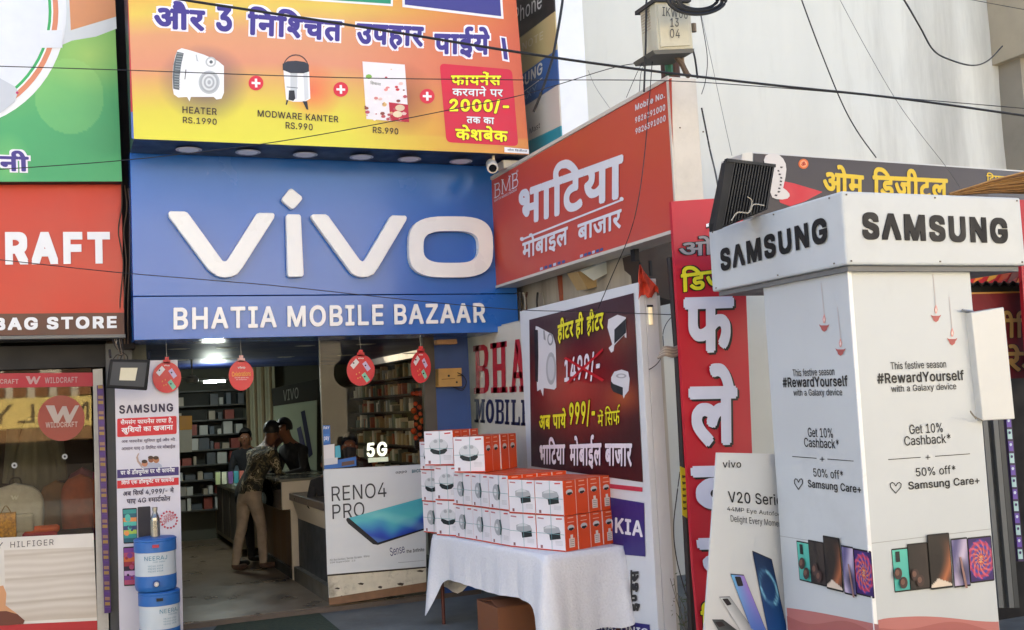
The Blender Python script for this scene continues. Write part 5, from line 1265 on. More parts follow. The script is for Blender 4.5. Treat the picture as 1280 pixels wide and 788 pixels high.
# ------------------------------------------------------------------ people
def person(loc, face, label, shirt, trousers, skin='#6a4430', hair='#12100f', scale=1.0, lean=.12, arms='counter', lower=True, tone=None, mask=False, shoes='#1c1a1a', stride=.12):
    """one skinned body; local frame: +y is the way the person faces"""
    S = scale; rm = Matrix.Rotation(face, 4, 'Z'); T = Matrix.Translation(loc)
    nodes = {}; E_ = []
    def nd(n, x, y, z, r): nodes[n] = (Vector((x, y, z))*S, r*S)
    L = lean
    nd('pelvis', 0, 0, .92, .135); nd('waist', 0, .03+L*.25, 1.05, .125); nd('chest', 0, .05+L*.9, 1.25, .15); nd('uchest', 0, .05+L*1.3, 1.37, .13); nd('neck', 0, .06+L*1.75, 1.47, .055); nd('head0', 0, .09+L*2.0, 1.54, .075); nd('head1', 0, .10+L*2.25, 1.63, .088); nd('head2', 0, .10+L*2.35, 1.69, .06)
    for a, b in (('pelvis', 'waist'), ('waist', 'chest'), ('chest', 'uchest'), ('uchest', 'neck'), ('neck', 'head0'), ('head0', 'head1'), ('head1', 'head2')): E_.append((a, b))
    for sd_, k in ((-1, 'l'), (1, 'r')):
        st__ = stride*sd_
        nd('hip'+k, .085*sd_, 0, .86, .098); nd('knee'+k, .10*sd_, .03+st__*.55, .50, .066); nd('calf'+k, .105*sd_, .0+st__*.8, .32, .062); nd('ankle'+k, .11*sd_, -.02+st__, .09, .050); nd('heel'+k, .11*sd_, -.04+st__, .045, .042); nd('toe'+k, .125*sd_, .17+st__, .035, .036)
        E_ += [('pelvis', 'hip'+k), ('hip'+k, 'knee'+k), ('knee'+k, 'calf'+k), ('calf'+k, 'ankle'+k), ('ankle'+k, 'heel'+k), ('heel'+k, 'toe'+k)]
        nd('sh'+k, .19*sd_, .05+L*1.3, 1.37, .070); E_.append(('uchest', 'sh'+k))
        if arms == 'counter': el, wr, ha = (.25, .12+L*1.0, 1.12), (.16, .36+L*.9, 1.08), (.14, .45+L*.9, 1.075)
        elif arms == 'phone': el, wr, ha = (.25, .14, 1.10), (.13, .36, 1.22), (.11, .42, 1.25)
        else: el, wr, ha = (.27, .0, 1.08), (.27, .08, .84), (.27, .1, .76)
        nd('el'+k, el[0]*sd_, el[1], el[2], .048); nd('wr'+k, wr[0]*sd_, wr[1], wr[2], .032); nd('ha'+k, ha[0]*sd_, ha[1], ha[2], .034)
        E_ += [('sh'+k, 'el'+k), ('el'+k, 'wr'+k), ('wr'+k, 'ha'+k)]
        hv = (Vector(ha)-Vector(wr)).normalized(); 
        for f in range(4):
            off = (f-1.5)*.02; b = Vector((ha[0]*sd_+off, ha[1], ha[2]))
            nd('f%d%s' % (f, k), b.x, b.y+hv.y*.035, b.z+hv.z*.03, .0095); nd('g%d%s' % (f, k), b.x, b.y+hv.y*(.062+.006*(1.5-abs(f-1.5))), b.z+hv.z*.05-.02, .008)
            E_ += [('ha'+k, 'f%d%s' % (f, k)), ('f%d%s' % (f, k), 'g%d%s' % (f, k))]
        nd('th'+k, (ha[0]-.045)*sd_, ha[1]-.0, ha[2]-.005, .010); E_.append(('wr'+k, 'th'+k))
    keys = list(nodes); me = D.meshes.new('body')
    me.from_pydata([nodes[k][0] for k in keys], [(keys.index(a), keys.index(b)) for a, b in E_], [])
    ob = D.objects.new('body', me); COL.objects.link(ob)
    sk = ob.modifiers.new('skin', 'SKIN'); sk.use_smooth_shade = True
    me.skin_vertices.new() if not me.skin_vertices else None
    for i, k in enumerate(keys):
        r = nodes[k][1]; sv = me.skin_vertices[0].data[i]
        fl = 1.0
        if k in ('chest', 'uchest', 'waist', 'pelvis'): sv.radius = (r*1.18, r*.82)
        else: sv.radius = (r, r)
        sv.use_root = (k == 'pelvis')
    sb = ob.modifiers.new('sub', 'SUBSURF'); sb.levels = 2; sb.render_levels = 2
    dg = bpy.context.evaluated_depsgraph_get(); dg.update()
    bm_ = D.meshes.new_from_object(ob.evaluated_get(dg)); D.objects.remove(ob)
    t = thing('person', label, 'person', loc)
    smt, tmt, skm, shm = shirt, trousers, mat(skin, .6, .05, 8), mat(shoes, .5)
    vs_ = [rm @ v.co for v in bm_.vertices]
    bm_.materials.clear()
    for m_ in (skm, smt, tmt, shm): bm_.materials.append(m_)
    wrl = [nodes['wrl'][0], nodes['wrr'][0]]
    for p in bm_.polygons:
        c = Vector(); 
        for i in p.vertices: c += bm_.vertices[i].co
        c /= len(p.vertices); z = c.z/S
        near = min((c-w_).length for w_ in wrl)/S
        hand = any((c-nodes['ha'+k][0]).length/S < .105 and (c-nodes['el'+k][0]).length > (nodes['wr'+k][0]-nodes['el'+k][0]).length for k in 'lr')
        p.material_index = 0 if (z > 1.455 or hand) else 1 if z > .93 or abs(c.x)/S > .19 else 3 if z < .085 else 2
        p.use_smooth = True
    for v, co_ in zip(bm_.vertices, vs_): v.co = co_
    b = D.objects.new('body', bm_); COL.objects.link(b); b.parent = t
    # head details
    hc = nodes['head1'][0]
    g = M(); V = []; F = []; n, m_ = 16, 9
    for j in range(m_+1):
        ph_ = math.pi*.62*j/m_
        for i in range(n):
            a = 2*math.pi*i/n; rr_ = math.sin(ph_); back = -.02 if math.sin(a) > 0 else .0
            V.append(Vector(loc) + (rm @ (hc + Vector((.098*S*rr_*math.cos(a), (.108*rr_*math.sin(a)-.022)*S, (.115*math.cos(ph_)+.03)*S)) + Vector((random.uniform(-.004, .004), 0, random.uniform(-.004, .004))))))
    for j in range(m_):
        for i in range(n): 
            if math.sin(2*math.pi*(i+.5)/n) > .35 and j > 4: continue
            F.append((j*n+i, j*n+(i+1) % n, (j+1)*n+(i+1) % n, (j+1)*n+i))
    g.add(V, F, mat(hair, .6, .2, 40)); g.build('hair', t, smooth=True)
    g = M()
    def loc_(x, y, z): return Vector(loc) + (rm @ (nodes['head0'][0] + Vector((x, y, z))*S))
    for s_ in (-1, 1):
        c = loc_(.088*s_, .02, .06); g.lathe(c, [(.001, -.03), (.016, -.02), (.018, .01), (.001, .03)], skm, 8)
    g.add([loc_(-.012, .095, .03), loc_(.012, .095, .03), loc_(0, .125, .035), loc_(0, .095, .08)], [(0, 1, 2), (0, 2, 3), (1, 3, 2)], skm); g.build('ears_and_nose', t)
    g = M()
    for s_ in (-1, 1): g.lathe(loc_(.032*s_, .096, .085), [(.001, -.008), (.012, 0), (.001, .008)], ink('#e0dcd4'), 8); g.lathe(loc_(.032*s_, .103, .085), [(.001, -.006), (.006, 0), (.001, .006)], ink('#181210'), 8)
    g.build('eyes', t)
    g = M(); g.add([loc_(-.028, .094, -.005), loc_(0, .104, -.011), loc_(.028, .094, -.005), loc_(0, .106, .001)], [(0, 1, 2, 3)], mat('#7a4038', .5)); g.build('mouth', t)
    if mask:
        g = M(); W = [loc_(x_, y_, z_) for x_, y_, z_ in ((-.085, .03, .045), (-.04, .11, .06), (0, .135, .065), (.04, .11, .06), (.085, .03, .045), (.07, .03, -.05), (.03, .1, -.06), (0, .115, -.062), (-.03, .1, -.06), (-.07, .03, -.05))]
        g.add(W, [(0, 1, 8, 9), (1, 2, 7, 8), (2, 3, 6, 7), (3, 4, 5, 6)], mat('#2c2a34', .8)); g.build('face_mask', t)
    return t
def camo():
    m_ = D.materials.new('camouflage_cloth'); m_.use_nodes = True; n = m_.node_tree.nodes; l = m_.node_tree.links; b = n['Principled BSDF']; b.inputs['Roughness'].default_value = .85
    tc = n.new('ShaderNodeTexCoord'); nz = n.new('ShaderNodeTexNoise'); nz.inputs['Scale'].default_value = 11; nz.inputs['Detail'].default_value = 2
    cr = n.new('ShaderNodeValToRGB'); cr.color_ramp.interpolation = 'CONSTANT'; e = cr.color_ramp.elements
    e[0].position = 0; e[0].color = (*lin('#2c2c24'), 1); e[1].position = .45; e[1].color = (*lin('#5c5640'), 1)
    x = e.new(.53); x.color = (*lin('#3a3224'), 1); x = e.new(.58); x.color = (*lin('#a89c80'), 1); x = e.new(.63); x.color = (*lin('#4a4632'), 1)
    l.new(tc.outputs['Object'], nz.inputs[0]); l.new(nz.outputs[0], cr.inputs[0]); l.new(cr.outputs[0], b.inputs['Base Color'])
    bp = n.new('ShaderNodeBump'); bp.inputs['Strength'].default_value = .9; bp.inputs['Distance'].default_value = .03; l.new(nz.outputs[0], bp.inputs['Height']); l.new(bp.outputs[0], b.inputs['Normal']); return m_
dkc = lambda c: mat(c, .85, .22, 9, bump=1.0)
person((2.08, 13.2, FZ), R(-58), 'person in a camouflage shirt and beige trousers leaning over the shop counter', camo(), dkc('#a89682'), lean=.14, scale=.985, shoes='#5a4438', stride=.12)
person((2.10, 13.75, FZ), R(-70), 'person in dark clothes standing half hidden behind the customer in camouflage', dkc('#2c241f'), dkc('#101014'), lean=.22, scale=.97, shoes='#141212', stride=-.17)
person((2.85, 13.6, FZ), R(115), 'person in a black shirt serving behind the counter, facing the customer', dkc('#16161a'), dkc('#141418'), lean=.10, scale=1.0, arms='counter')
person((2.55, 16.0, FZ), R(160), 'person in dark clothes working behind the far counter near the back shelf', dkc('#1a1c22'), dkc('#141418'), lean=.10, scale=.93)
p = at(443, 560, Y=11.9); person((p.x, 11.9, FZ-.02), R(150), 'person with long dark hair and a face mask standing behind the shop glass', dkc('#241c22'), dkc('#18181c'), lean=.05, scale=.90, arms='phone', mask=True, skin='#7c4c38')
p = at(413, 575, Y=11.3); person((p.x, 11.4, FZ-.1), R(170), 'person with short dark hair seated low behind the shop glass by the stickers', dkc('#1c1a1c'), dkc('#18181c'), lean=.1, scale=.86, arms='counter')

# ================================================================== SAMSUNG PILLAR KIOSK
PF_ = dict(Y=4.6); XC = at(1055, 236, **PF_).x; XCB = at(1055, 328, **PF_).x; XC = (XC+XCB)/2; PLf = dict(X=XC)
t = thing('samsung_pillar', 'tall white Samsung advertising pillar with a wide header box and phone offer prints', 'advertising pillar', (XC+.5, 5, 0))
sw = mat('#b9bfc2', .38, .05, 1.6, dirt=.16)
zt = (at(1055, 236, **PF_).z+at(1277, 250, **PF_).z)/2; zb = (at(1055, 328, **PF_).z+at(1280, 335, **PF_).z)/2
yfar = at(888, 330, **PLf).y; xr_ = at(1279, 290, **PF_).x
g = M(); g.box((XC, 4.6, zb), (xr_, yfar, zt), sw); g.build('header_box', t, bevel=.012)
PP = dict(Y=4.665); XP = at(1064, 345, **PP).x; XP2 = at(1088, 788, **PP).x; XP = (XP+XP2)/2; PPL = dict(X=XP)
xpr = (at(1212, 345, **PP).x+at(1251, 788, **PP).x)/2; ypf = (at(952, 362, **PPL).y+at(984, 780, **PPL).y)/2
g = M(); g.box((XP, 4.665, 0), (xpr, ypf, zb-.004), sw); g.build('pillar_box', t, bevel=.006)
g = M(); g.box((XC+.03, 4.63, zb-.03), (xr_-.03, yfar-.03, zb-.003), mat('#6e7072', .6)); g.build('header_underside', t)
g = M(); INK = mat('#0c0807', .6); samsung(g, (901.5, 340), (1035, 303), (899.5, 312), ink('#060608', .7), PLf, .006, .05); 
g.build('lettering', t)
g = M(); samsung(g, (1079, 299.5), (1260.5, 305), (1077.5, 265), INK, PF_, .006, .05, depth=.004); g.build('lettering', t)
def offer(x0, x1, pl, k):
    """the festive print; x0,x1: px of the face's left and right edge at y=480, lean 0.078 px per px"""
    T = ink('#101114'); W_f = x1-x0
    SL = (lambda y: (341-y)/3250) if k else (lambda y: (y-502)/950)
    def X(u, y): return x0+W_f*u+.078*(y-480)
    def P_(u, y): return (X(u, y), y+SL(y)*(u-.5)*W_f)
    DYL = {461: 9, 478: 6, 491: 6, 542: 5, 556: 4, 571: 2, 595: 2, 613: 1}
    g = M()
    def tx(st, u0, u1, y, h, b=0, tr=.0):
        y2 = y + (0 if k else DYL.get(y, 2))
        a, b_, c = P_(u0, y2), P_(u1, y2), P_(u0, y2-h); g.text(st, a, b_, (c[0], c[1]), T, pl, .003, b, tr)
    tx('This festive season', .27, .73, 461, 9.5, .008); tx('#RewardYourself', .15, .87, 478, 13.5, .028); tx('with a Galaxy device', .26, .80, 491, 10.5, .008)
    tx('Get 10%', .385, .66, 542, 12, .008); tx('Cashback*', .335, .72, 556, 12, .008)
    yl = 571 + (0 if k else 2)
    for a, b in (((.19, .46)), ((.58, .87))):
        A, B = P_(a, yl), P_(b, yl); g.px([(A[0], A[1]), (B[0], B[1]), (B[0], B[1]+.9), (A[0], A[1]+.9)], T, pl, .003)
    cx_, cy_ = P_(.52, yl+1); g.px([(cx_-3, cy_-.4), (cx_+3, cy_-.4), (cx_+3, cy_+.5), (cx_-3, cy_+.5)], T, pl, .003); g.px([(cx_-.45, cy_-3), (cx_+.45, cy_-3), (cx_+.45, cy_+3), (cx_-.45, cy_+3)], T, pl, .004)
    tx('50% off*', .41, .74, 595, 11, .008); tx('Samsung Care+', .34, .93, 613, 12.5, .022)
    hx, hy = P_(.235, 606+(0 if k else 2)); H = [(0, 7.5), (-7, 0), (-7.5, -4), (-5, -6), (-2.5, -5), (0, -1.5), (2.5, -5), (5, -6), (7.5, -4), (7, 0)]
    for a, b in zip(H, H[1:]+H[:1]):
        A, B = Vector(a)*(W_f/165), Vector(b)*(W_f/165); A.y = a[1]; B.y = b[1]; d = (B-A).normalized(); n_ = Vector((-d.y, d.x))*.55
        g.px([(hx+q.x, hy+q.y) for q in (A-n_-d*.3, B-n_+d*.3, B+n_+d*.3, A+n_-d*.3)], T, pl, .003)
    g.build('offer_text', t)
    RS = ink('#a85854'); TH = ink('#b9b0b0')
    for u, y in ((.68, 392), (.80, 421)) if k else ((.66, 404), (.82, 434)):
        g = M(); x = X(u, y); g.px([(x-.35-.078*50, y-50), (x+.35-.078*50, y-50), (x+.35, y-10), (x-.35, y-10)], TH, pl, .003)
        g.px([(x-5, y+3), (x+5, y+3), (x+3, y+9), (x, y+11), (x-3, y+9)], RS, pl, .003); g.px([(x-6.5, y+1.5), (x-3, y+3.5), (x+3, y+3.5), (x+6.5, y+1.5), (x+5, y+5), (x-5, y+5)], RS, pl, .0045)
        g.px([(x, y-12), (x-2, y-5), (x-1, y), (x+1, y), (x+2, y-5)], ink('#cf9088'), pl, .003); g.px([(x, y-8), (x-1, y-4), (x, y-1), (x+1, y-4)], ink('#e4cfcb'), pl, .0045); g.build('printed_lamp', t)
    def dev(u0, u1, yt, yb, fn, lf, br=False):
        yt += 0 if k else 2; q = [P_(u0, yt), P_(u1, yt), P_(u1, yb), P_(u0, yb)]
        g = M(); g.px(rrect(q, .06), BLACK, pl, lf)
        if br: g.px([P_(u0+.03, yt+4), P_(u0+.065, yt+4), P_(u0+.065, yt+17), P_(u0+.03, yt+17)], ink('#14181c'), pl, lf+.006)
        g.build('device_outline', t)
        Q = [Vector(p) for p in q]; cc = sum(Q, Vector((0, 0)))/4
        gridprint('device_screen', t, [tuple(cc+(p-cc)*.93) for p in Q], pl, 26, 40, fn, lf+.003)
    dev(.16, .30, 681, 735, lambda u, v: mixc('#56b8a4', '#3f9c98', v*.8+.2*u), .003, True)
    dev(.29, .46, 677, 735, lambda u, v: mixc('#1c1616', '#2e2422', u), .007)
    def flower(u, v):
        r = math.hypot((u-.5)*.8, v-.5); a = math.atan2(v-.5, (u-.5)*.8); p = math.sin(a*12+r*30)
        c = '#30185c'
        if r < .46: c = mixc('#a82c44', '#243c9c', .5+.5*math.sin(r*44))
        if r < .46 and p > .45: c = mixc('#d8a040', '#b83878', r*2)
        return mixc(c, '#30185c', 1 if r > .46 else 0)
    dev(.79, .99, 677, 735, flower, .003)
    def face(u, v):
        c = mixc('#b4a8c0', '#54507c', .5+.5*math.sin(u*5+v*4)); return mixc(c, '#26243c', max(0, 1-math.hypot((u-.55)*2, (v-.7)*3)))
    dev(.655, .79, 676, 738, face, .007)
    def copper(u, v):
        c = mixc('#181010', '#a8623c', max(0, 1-abs(u-.75-.3*math.sin(v*4))*2.2)*min(1, v*2.2)); return mixc(c, '#cdbfae', 1 if v > .78+.18*abs(u-.5)*2 and v-u*.2 > .76 else 0)
    dev(.46, .645, 668, 737, copper, .011)
    g = M(); g.px([P_(.715, 700), P_(.73, 700), P_(.765, 740), P_(.745, 740)], ink('#8c6a64'), pl, .015)
    for u, y in ((.20, 712), (.24, 724), (.34, 716), (.38, 724)):
        x_, y_ = P_(u, y); g.px(circ(x_, y_, 5.5*W_f/165, 7.5, 14), ink('#3c2a28'), pl, .016+u*.002); g.px(circ(x_-1, y_-1, 3*W_f/165, 4, 10), ink('#6a4c40'), pl, .018+u*.002)
    g.build('printed_accessories', t)
    q = []
    for j in range(21):
        u = j/20; y = (773-9*math.sin(u*4.2-.3)*.9-3*u+8*max(0, math.sin(u*3.1-.2))) if k else (760+21*u**1.2); q.append((X(u, y), y))
    def wave(u, v): return mixc('#96544e', '#c89a94', .5+.5*math.sin(u*3.5+.5-v*2))
    g = M(); g.px(q+[(X(1, 900), 900), (X(0, 900), 900)], ink('#ab6b66'), pl, .003); q = [(x, y+10+6*math.sin(i*.35)) for i, (x, y) in enumerate(q)]
    g.px(q+[(X(1, 900), 900), (X(0, 900), 900)], ink('#9c5a56'), pl, .0045); g.build('printed_wave', t)
offer(1074.5, 1225, PP, 1)
offer(961.5, 1074.5, PPL, 0)
g = M()
for x_ in (XC+.03, (XC+xr_)/2, xr_-.03):
    for z_ in (zb+.02, zt-.02): g.lathe(Vector((x_, 4.598, z_)), [(.001, -.004), (.005, -.004), (.005, .004), (.001, .004)], mat('#6a655e', .5, metal=.5), 8)
for y_ in (4.7, 5.2, yfar-.05):
    for z_ in (zb+.02, zt-.02): g.lathe(Vector((XC-.002, y_, z_)), [(.001, -.004), (.005, -.004), (.005, .004), (.001, .004)], mat('#6a655e', .5, metal=.5), 8)
g.build('rivets', t)
g = M(); g.box((XP-.0015, 4.9, 1.0), (XP, ypf, 1.003), mat('#8c9092', .5)); g.box((XP+.002, 4.6635, 1.03), (xpr-.002, 4.665, 1.033), mat('#8c9092', .5)); g.build('panel_joint', t)
g = M(); g.box((XP-.004, 4.657, .0), (XP+.02, 4.665, zb-.01), mat('#e2e4e4', .3)); g.build('corner_trim', t)

# white side box fixed on the pillar
t = thing('side_box', 'plain white box board fixed to the right edge of the Samsung pillar', 'box', at(1240, 460, Y=4.7))
g = M(); g.poly([at(*p, Y=4.62) for p in ((1214, 391), (1255, 384), (1269, 524), (1229, 526))], mat('#c6c8c6', .4, .03, 3, dirt=.05), (0, .10, 0)); g.build('box_body', t, bevel=.006)
g = M(); g.tube([at(1203, 388, Y=4.64), at(1216, 390, Y=4.66)], .008, mat('#9a9a98', .4, metal=.7), 6); g.build('bracket', t)
g = M(); g.tube(smooth_path([at(1228, 526, Y=4.61), at(1217, 520, Y=4.6), at(1213, 514, Y=4.6), at(1220, 524, Y=4.6)]), .004, mat('#7a7468', .6), 5); g.build('wire_end', t)

# black flood lamp on the header (its ribbed back)
Yl = 5.35
c = at(930, 245, Y=Yl)
t = thing('ribbed_flood_light', 'black ribbed flood lamp standing tilted on the left end of the Samsung header', 'flood light', c)
PLm = dict(Y=Yl); fb = mat('#070809', .7, .1)
g = M(); g.poly([at(*p, **PLm) for p in ((912, 200), (969, 207), (960, 262), (897, 288), (896, 278))], fb, (0, .09, 0)); g.build('housing', t, bevel=.006)
for k in range(15):
    u = k/14; g = M(); a, b = (918+u*48, 202+u*6.5), (903+u*54, 283-u*22); g.px([a, (a[0]+1.6, a[1]), (b[0]+1.6, b[1]), b], mat('#0e1012', .6), PLm, .03, depth=.03); g.build('cooling_fin', t)
g = M(); g.px([(909, 198), (970, 205.5), (970, 209), (909, 202)], mat('#101214', .6), PLm, .035, depth=.03); g.px([(908, 200), (918, 202), (903, 286), (894, 289)], fb, PLm, .028, depth=.03); g.build('rim', t)
g = M(); g.tube(smooth_path([at(*p, Y=Yl-.06) for p in ((914, 276), (922, 266), (936, 266), (942, 256), (955, 257))]), .004, mat('#a8a294', .6), 5); g.tube(smooth_path([at(*p, Y=Yl-.06) for p in ((936, 266), (940, 252), (934, 246))]), .003, mat('#a8a294', .6), 5); g.build('loose_wire', t)

# straw broom lying on the header
t = thing('straw_broom', 'brown straw broom lying across the right end of the Samsung header', 'broom', at(1240, 232, Y=4.75))
rb = random.Random(9); sm = [mat('#8a6434', .8, .2, 30), mat('#6a4a26', .8, .2, 30), mat('#a47c46', .8, .2, 30)]
for s_ in range(5):
    g = M()
    for k in range(60):
        v = rb.random(); y0_, y1_ = 243+rb.uniform(-1.5, 1.5), 214+v*31
        ya_ = 4.66+rb.uniform(0, .2)
        g.tube([at(1192+rb.uniform(-6, 6), y0_, Y=ya_), at(1240, (y0_+y1_)/2-3+rb.uniform(-1, 1), Y=ya_), at(1300, y1_-3+rb.uniform(-2, 2), Y=ya_+.05)], .0035, sm[k % 3], 3, False)
    g.build('straw_bundle', t)

# ================================================================== VIVO V20 STANDEE
PVS = dict(Y=5.5)
t = thing('phone_standee', 'white vivo V20 Series standee board leaning behind the Samsung pillar', 'standee', at(930, 788, **PVS))
g = M(); g.poly([at(*p, **PVS) for p in ((896, 566), (992, 568), (1010, 960), (868, 960))], mat('#c3c8cb', .4, .03, 2), (0, .012, 0)); g.build('board', t)
c9 = lambda a, b: (850+a/3.453, 560+b/3.453); P9 = lambda L_: [c9(*p) for p in L_]
g = M(); T = ink('#1e2024')
g.text('vivo', c9(184, 86), c9(264, 86), c9(184, 54), T, PVS, .004, .015, .03); g.text('V20 Series', c9(210, 236), c9(468, 252), c9(206, 186), T, PVS, .004, .015, .02)
g.text('44MP Eye Autofocus Selfie', c9(204, 276), c9(540, 312), c9(204, 252), T, PVS, .004, -.004); g.text('Delight Every Moment', c9(220, 326), c9(446, 350), c9(218, 290), T, PVS, .004, -.004); g.build('lettering', t)
def phone(q, fn, lens=None, fin=None):
    o_ = gridprint('printed_phone', t, P9(q), PVS, 12, 24, fn, .008)
    g = M(); Q = [Vector(p) for p in P9(q)]; cc = sum(Q, Vector((0, 0)))/4; g.px(rrect([tuple(cc+(p-cc)*1.04) for p in Q], .05), ink('#2a2c3c'), PVS, .005)
    if lens: g.px(rrect(P9(lens), .2), ink('#15161e'), PVS, .011); 
    g.build('phone_outline', t)
def f1(u, v):
    d = math.hypot((u-.5)/.42, (v-.42)/.22); c = mixc('#10284c', '#1c4c8c', v); a = math.atan2(v-.42, u-.5)
    return mixc(c, '#8cd0e8', max(0, 1-abs(d-1)*5)*(.4+.6*(math.sin(a*1.5+2) > -.3)))
phone([(314, 450), (396, 486), (462, 790), (380, 790)], f1)
phone([(220, 548), (276, 552), (372, 790), (310, 790)], lambda u, v: mixc(mixc('#5cb0dc', '#a06cc0', u*.9), mixc('#8c78c8', '#4a70c0', v), v), [(236, 556), (262, 556), (274, 596), (250, 598)])
phone([(172, 646), (216, 644), (320, 790), (262, 790)], lambda u, v: mixc('#c8ced2', '#8a9298', u), [(182, 652), (206, 650), (224, 676), (204, 682)])
phone([(140, 742), (186, 742), (262, 800), (180, 810)], lambda u, v: mixc('#4a5458', '#2c3438', u), [(150, 752), (180, 750), (196, 768), (168, 774)])

# ================================================================== RED VERTICAL BANNER
PR = dict(Y=6.3)
t = thing('red_hindi_banner', 'tall red vertical banner with big white black-shadowed Hindi letters beside the Samsung pillar', 'banner', at(900, 700, **PR))
rd = mat('#b8162a', .45, .06, 2, dirt=.06)
g = M(); g.poly([at(*p, **PR) for p in ((839, 252), (928, 246), (940, 560), (958, 960), (888, 960), (866, 700))], rd, (0, .03, 0)); g.build('banner_sheet', t)
g = M(); cA = lambda a, b: (820+a/3.028, 240+b/3.028)
GY = ink('#8f8a8c'); 
otext(g, 'ओम', cA(84, 250), cA(300, 232), cA(84, 172), GY, BLACK, PR, .006, .02, .03)
otext(g, 'डिजीटल', cA(92, 386), cA(420, 340), cA(90, 282), YL, BLACK, PR, .006, .03, .03)
g.px([cA(190, 122), cA(240, 106), cA(240, 118), cA(190, 134)], WHITE, PR, .006); g.px([cA(190, 134), cA(240, 118), cA(240, 124), cA(190, 140)], BLACK, PR, .006)
def shadowed(s, bl, br, tl, dx=1.6, dy=2.6):
    for k_, (c_, ox, oy) in enumerate(((BLACK, dx*1.6, dy), (BLACK, dx*.8, dy*.5), (ink('#cfd4e8'), 0, 0))):
        g.text(s, (bl[0]+ox, bl[1]+oy), (br[0]+ox, br[1]+oy), (tl[0]+ox, tl[1]+oy), c_, PR, .007+k_*.003, .04)
shadowed('फ', cA(104, 614), cA(296, 604), cA(104, 400)); shadowed('ले', cA(124, 968), cA(310, 960), cA(122, 650), )
shadowed('क', (866, 649), (960, 645), (863, 583)); shadowed('स', (879, 742), (965, 738), (870, 673))
otext(g, 'बि', (876, 792), (905, 790), (874, 752), YL, BLACK, PR, .006, .03, .03)
g.build('lettering', t)
# yellow tag, plants, dark pipe, cable bundle
g = M(); g.tube([at(838, 322, Y=6.6), at(847, 440, Y=6.6), at(866, 800, Y=6.6)], .028, mat('#241a18', .6, .3), 10); tag(g.build('dark_pipe'), 'thin dark upright pipe along the left edge of the red Hindi banner', 'pipe')
t = thing('yellow_tag', 'small yellow handwritten tag hanging on the dark pipe left of the red banner', 'tag', at(852, 615, Y=6.5))
g = M(); g.poly([at(*p, Y=6.5) for p in ((850, 583), (857, 586), (859, 648), (853, 644))], mat('#d8cc2c', .6, .1, 8), (0, .003, 0)); g.build('tag_sheet', t)
g = M()
for k in range(6): g.px([(852.3+k*.3, 594+k*8), (857+k*.3, 595+k*8), (856.6+k*.3, 597+k*8), (853+k*.3, 598+k*8)], ink('#5a5420'), dict(Y=6.5), .004)
g.build('handwriting', t)
t = thing('cable_bundle', 'bundle of pale cable tied in a knot on the dark pipe beside the red banner', 'cable bundle', at(838, 442, Y=6.5))
for k in range(7):
    g = M(); g.tube(smooth_path([at(822+k*.6, 448-k*1.0, Y=6.48), at(831, 444-k*1.6, Y=6.44), at(842, 446-k*1.8, Y=6.44), at(849, 441-k*1.2, Y=6.46), at(852, 436+k, Y=6.5)]), .010, mat('#a89c8c' if k % 2 else '#8c8074', .7), 6); g.build('cable_strand', t)
grn = mat('#4c5a36', .7, .3, 20); rp = random.Random(2)
t = thing('weed_plant', 'thin dry weed growing between the white board and the red banner', 'plant', at(853, 788, Y=6.75))
g = M(); b0 = at(862, 800, Y=6.7)
for k in range(9): 
    tip = at(845+rp.uniform(-8, 14), 722+rp.uniform(0, 50), Y=6.7+rp.uniform(-.1, .1)); g.tube(smooth_path([b0, (b0+tip)/2+Vector((rp.uniform(-.03, .03), 0, .02)), tip]), .0022, mat('#5a5040', .8), 4)
g.build('stem', t)
for k in range(46):
    c = at(852+rp.uniform(-11, 16), 740+rp.uniform(-22, 45), Y=6.7+rp.uniform(-.1, .1)); d = Vector((rp.uniform(-1, 1), rp.uniform(-.4, .4), rp.uniform(-.9, .5))).normalized()*rp.uniform(.02, .05); s = Vector((-d.z, 0, d.x))*.12
    g = M(); g.add([c, c+d*.5+s, c+d, c+d*.5-s], [(0, 1, 2, 3)], grn); g.build('leaf', t)

# ================================================================== OM DIGITAL SIGN AND THE RIGHT EDGE
PO = dict(Y=7.2)
t = thing('om_digital_sign', 'dark signboard with yellow Hindi lettering and a red swoosh above the Samsung header', 'shop sign', at(1100, 230, **PO))
g = M(); W = [at(*p, **PO) for p in ((941, 190.5), (1330, 217.5), (1330, 330), (941, 330))]; g.poly(W, mat('#8a8d8c', .5), (0, .35, 0)); g.build('box_body', t)
def obg(u, v):
    x, y = 941+u*389, 190+v*140
    c = mixc('#2c2428', '#3c383e', u)
    if x > 1225: c = mixc(c, '#5a6068', .5)
    return mixc(c, c, 0)
gridprint('printed_face', t, [(942, 191.5), (1330, 218.5), (1330, 330), (942, 330)], PO, 120, 50, obg, .004)
g = M(); g.px([(941, 190), (1330, 217), (1330, 218.6), (941, 191.8)], ink('#c8cac8'), PO, .008); g.build('top_trim', t)
g = M(); cB = lambda a, b: (880+a/3.2, 180+b/3.2); PB_ = lambda L_: [cB(*p) for p in L_]
cC = lambda L_: [(925+a/6.4, 180+b/6.4) for a, b in L_]
g.px(cC(((352, 300), (430, 316), (660, 385), (520, 460), (400, 500), (320, 470), (300, 380))), ink('#c42a34'), PO, .006)
g.build('printed_swoosh', t); g = M(); g.px(cC(((190,130),(205,95),(235,80),(275,76),(312,88),(345,118),(366,160),(371,205),(364,265),(350,330),(345,352),(372,372),(395,398),(398,418),(380,438),(340,446),(290,442),(258,428),(240,380),(250,300),(240,220),(200,170))), ink('#d0ccc8'), PO, .009)
rk = random.Random(6)
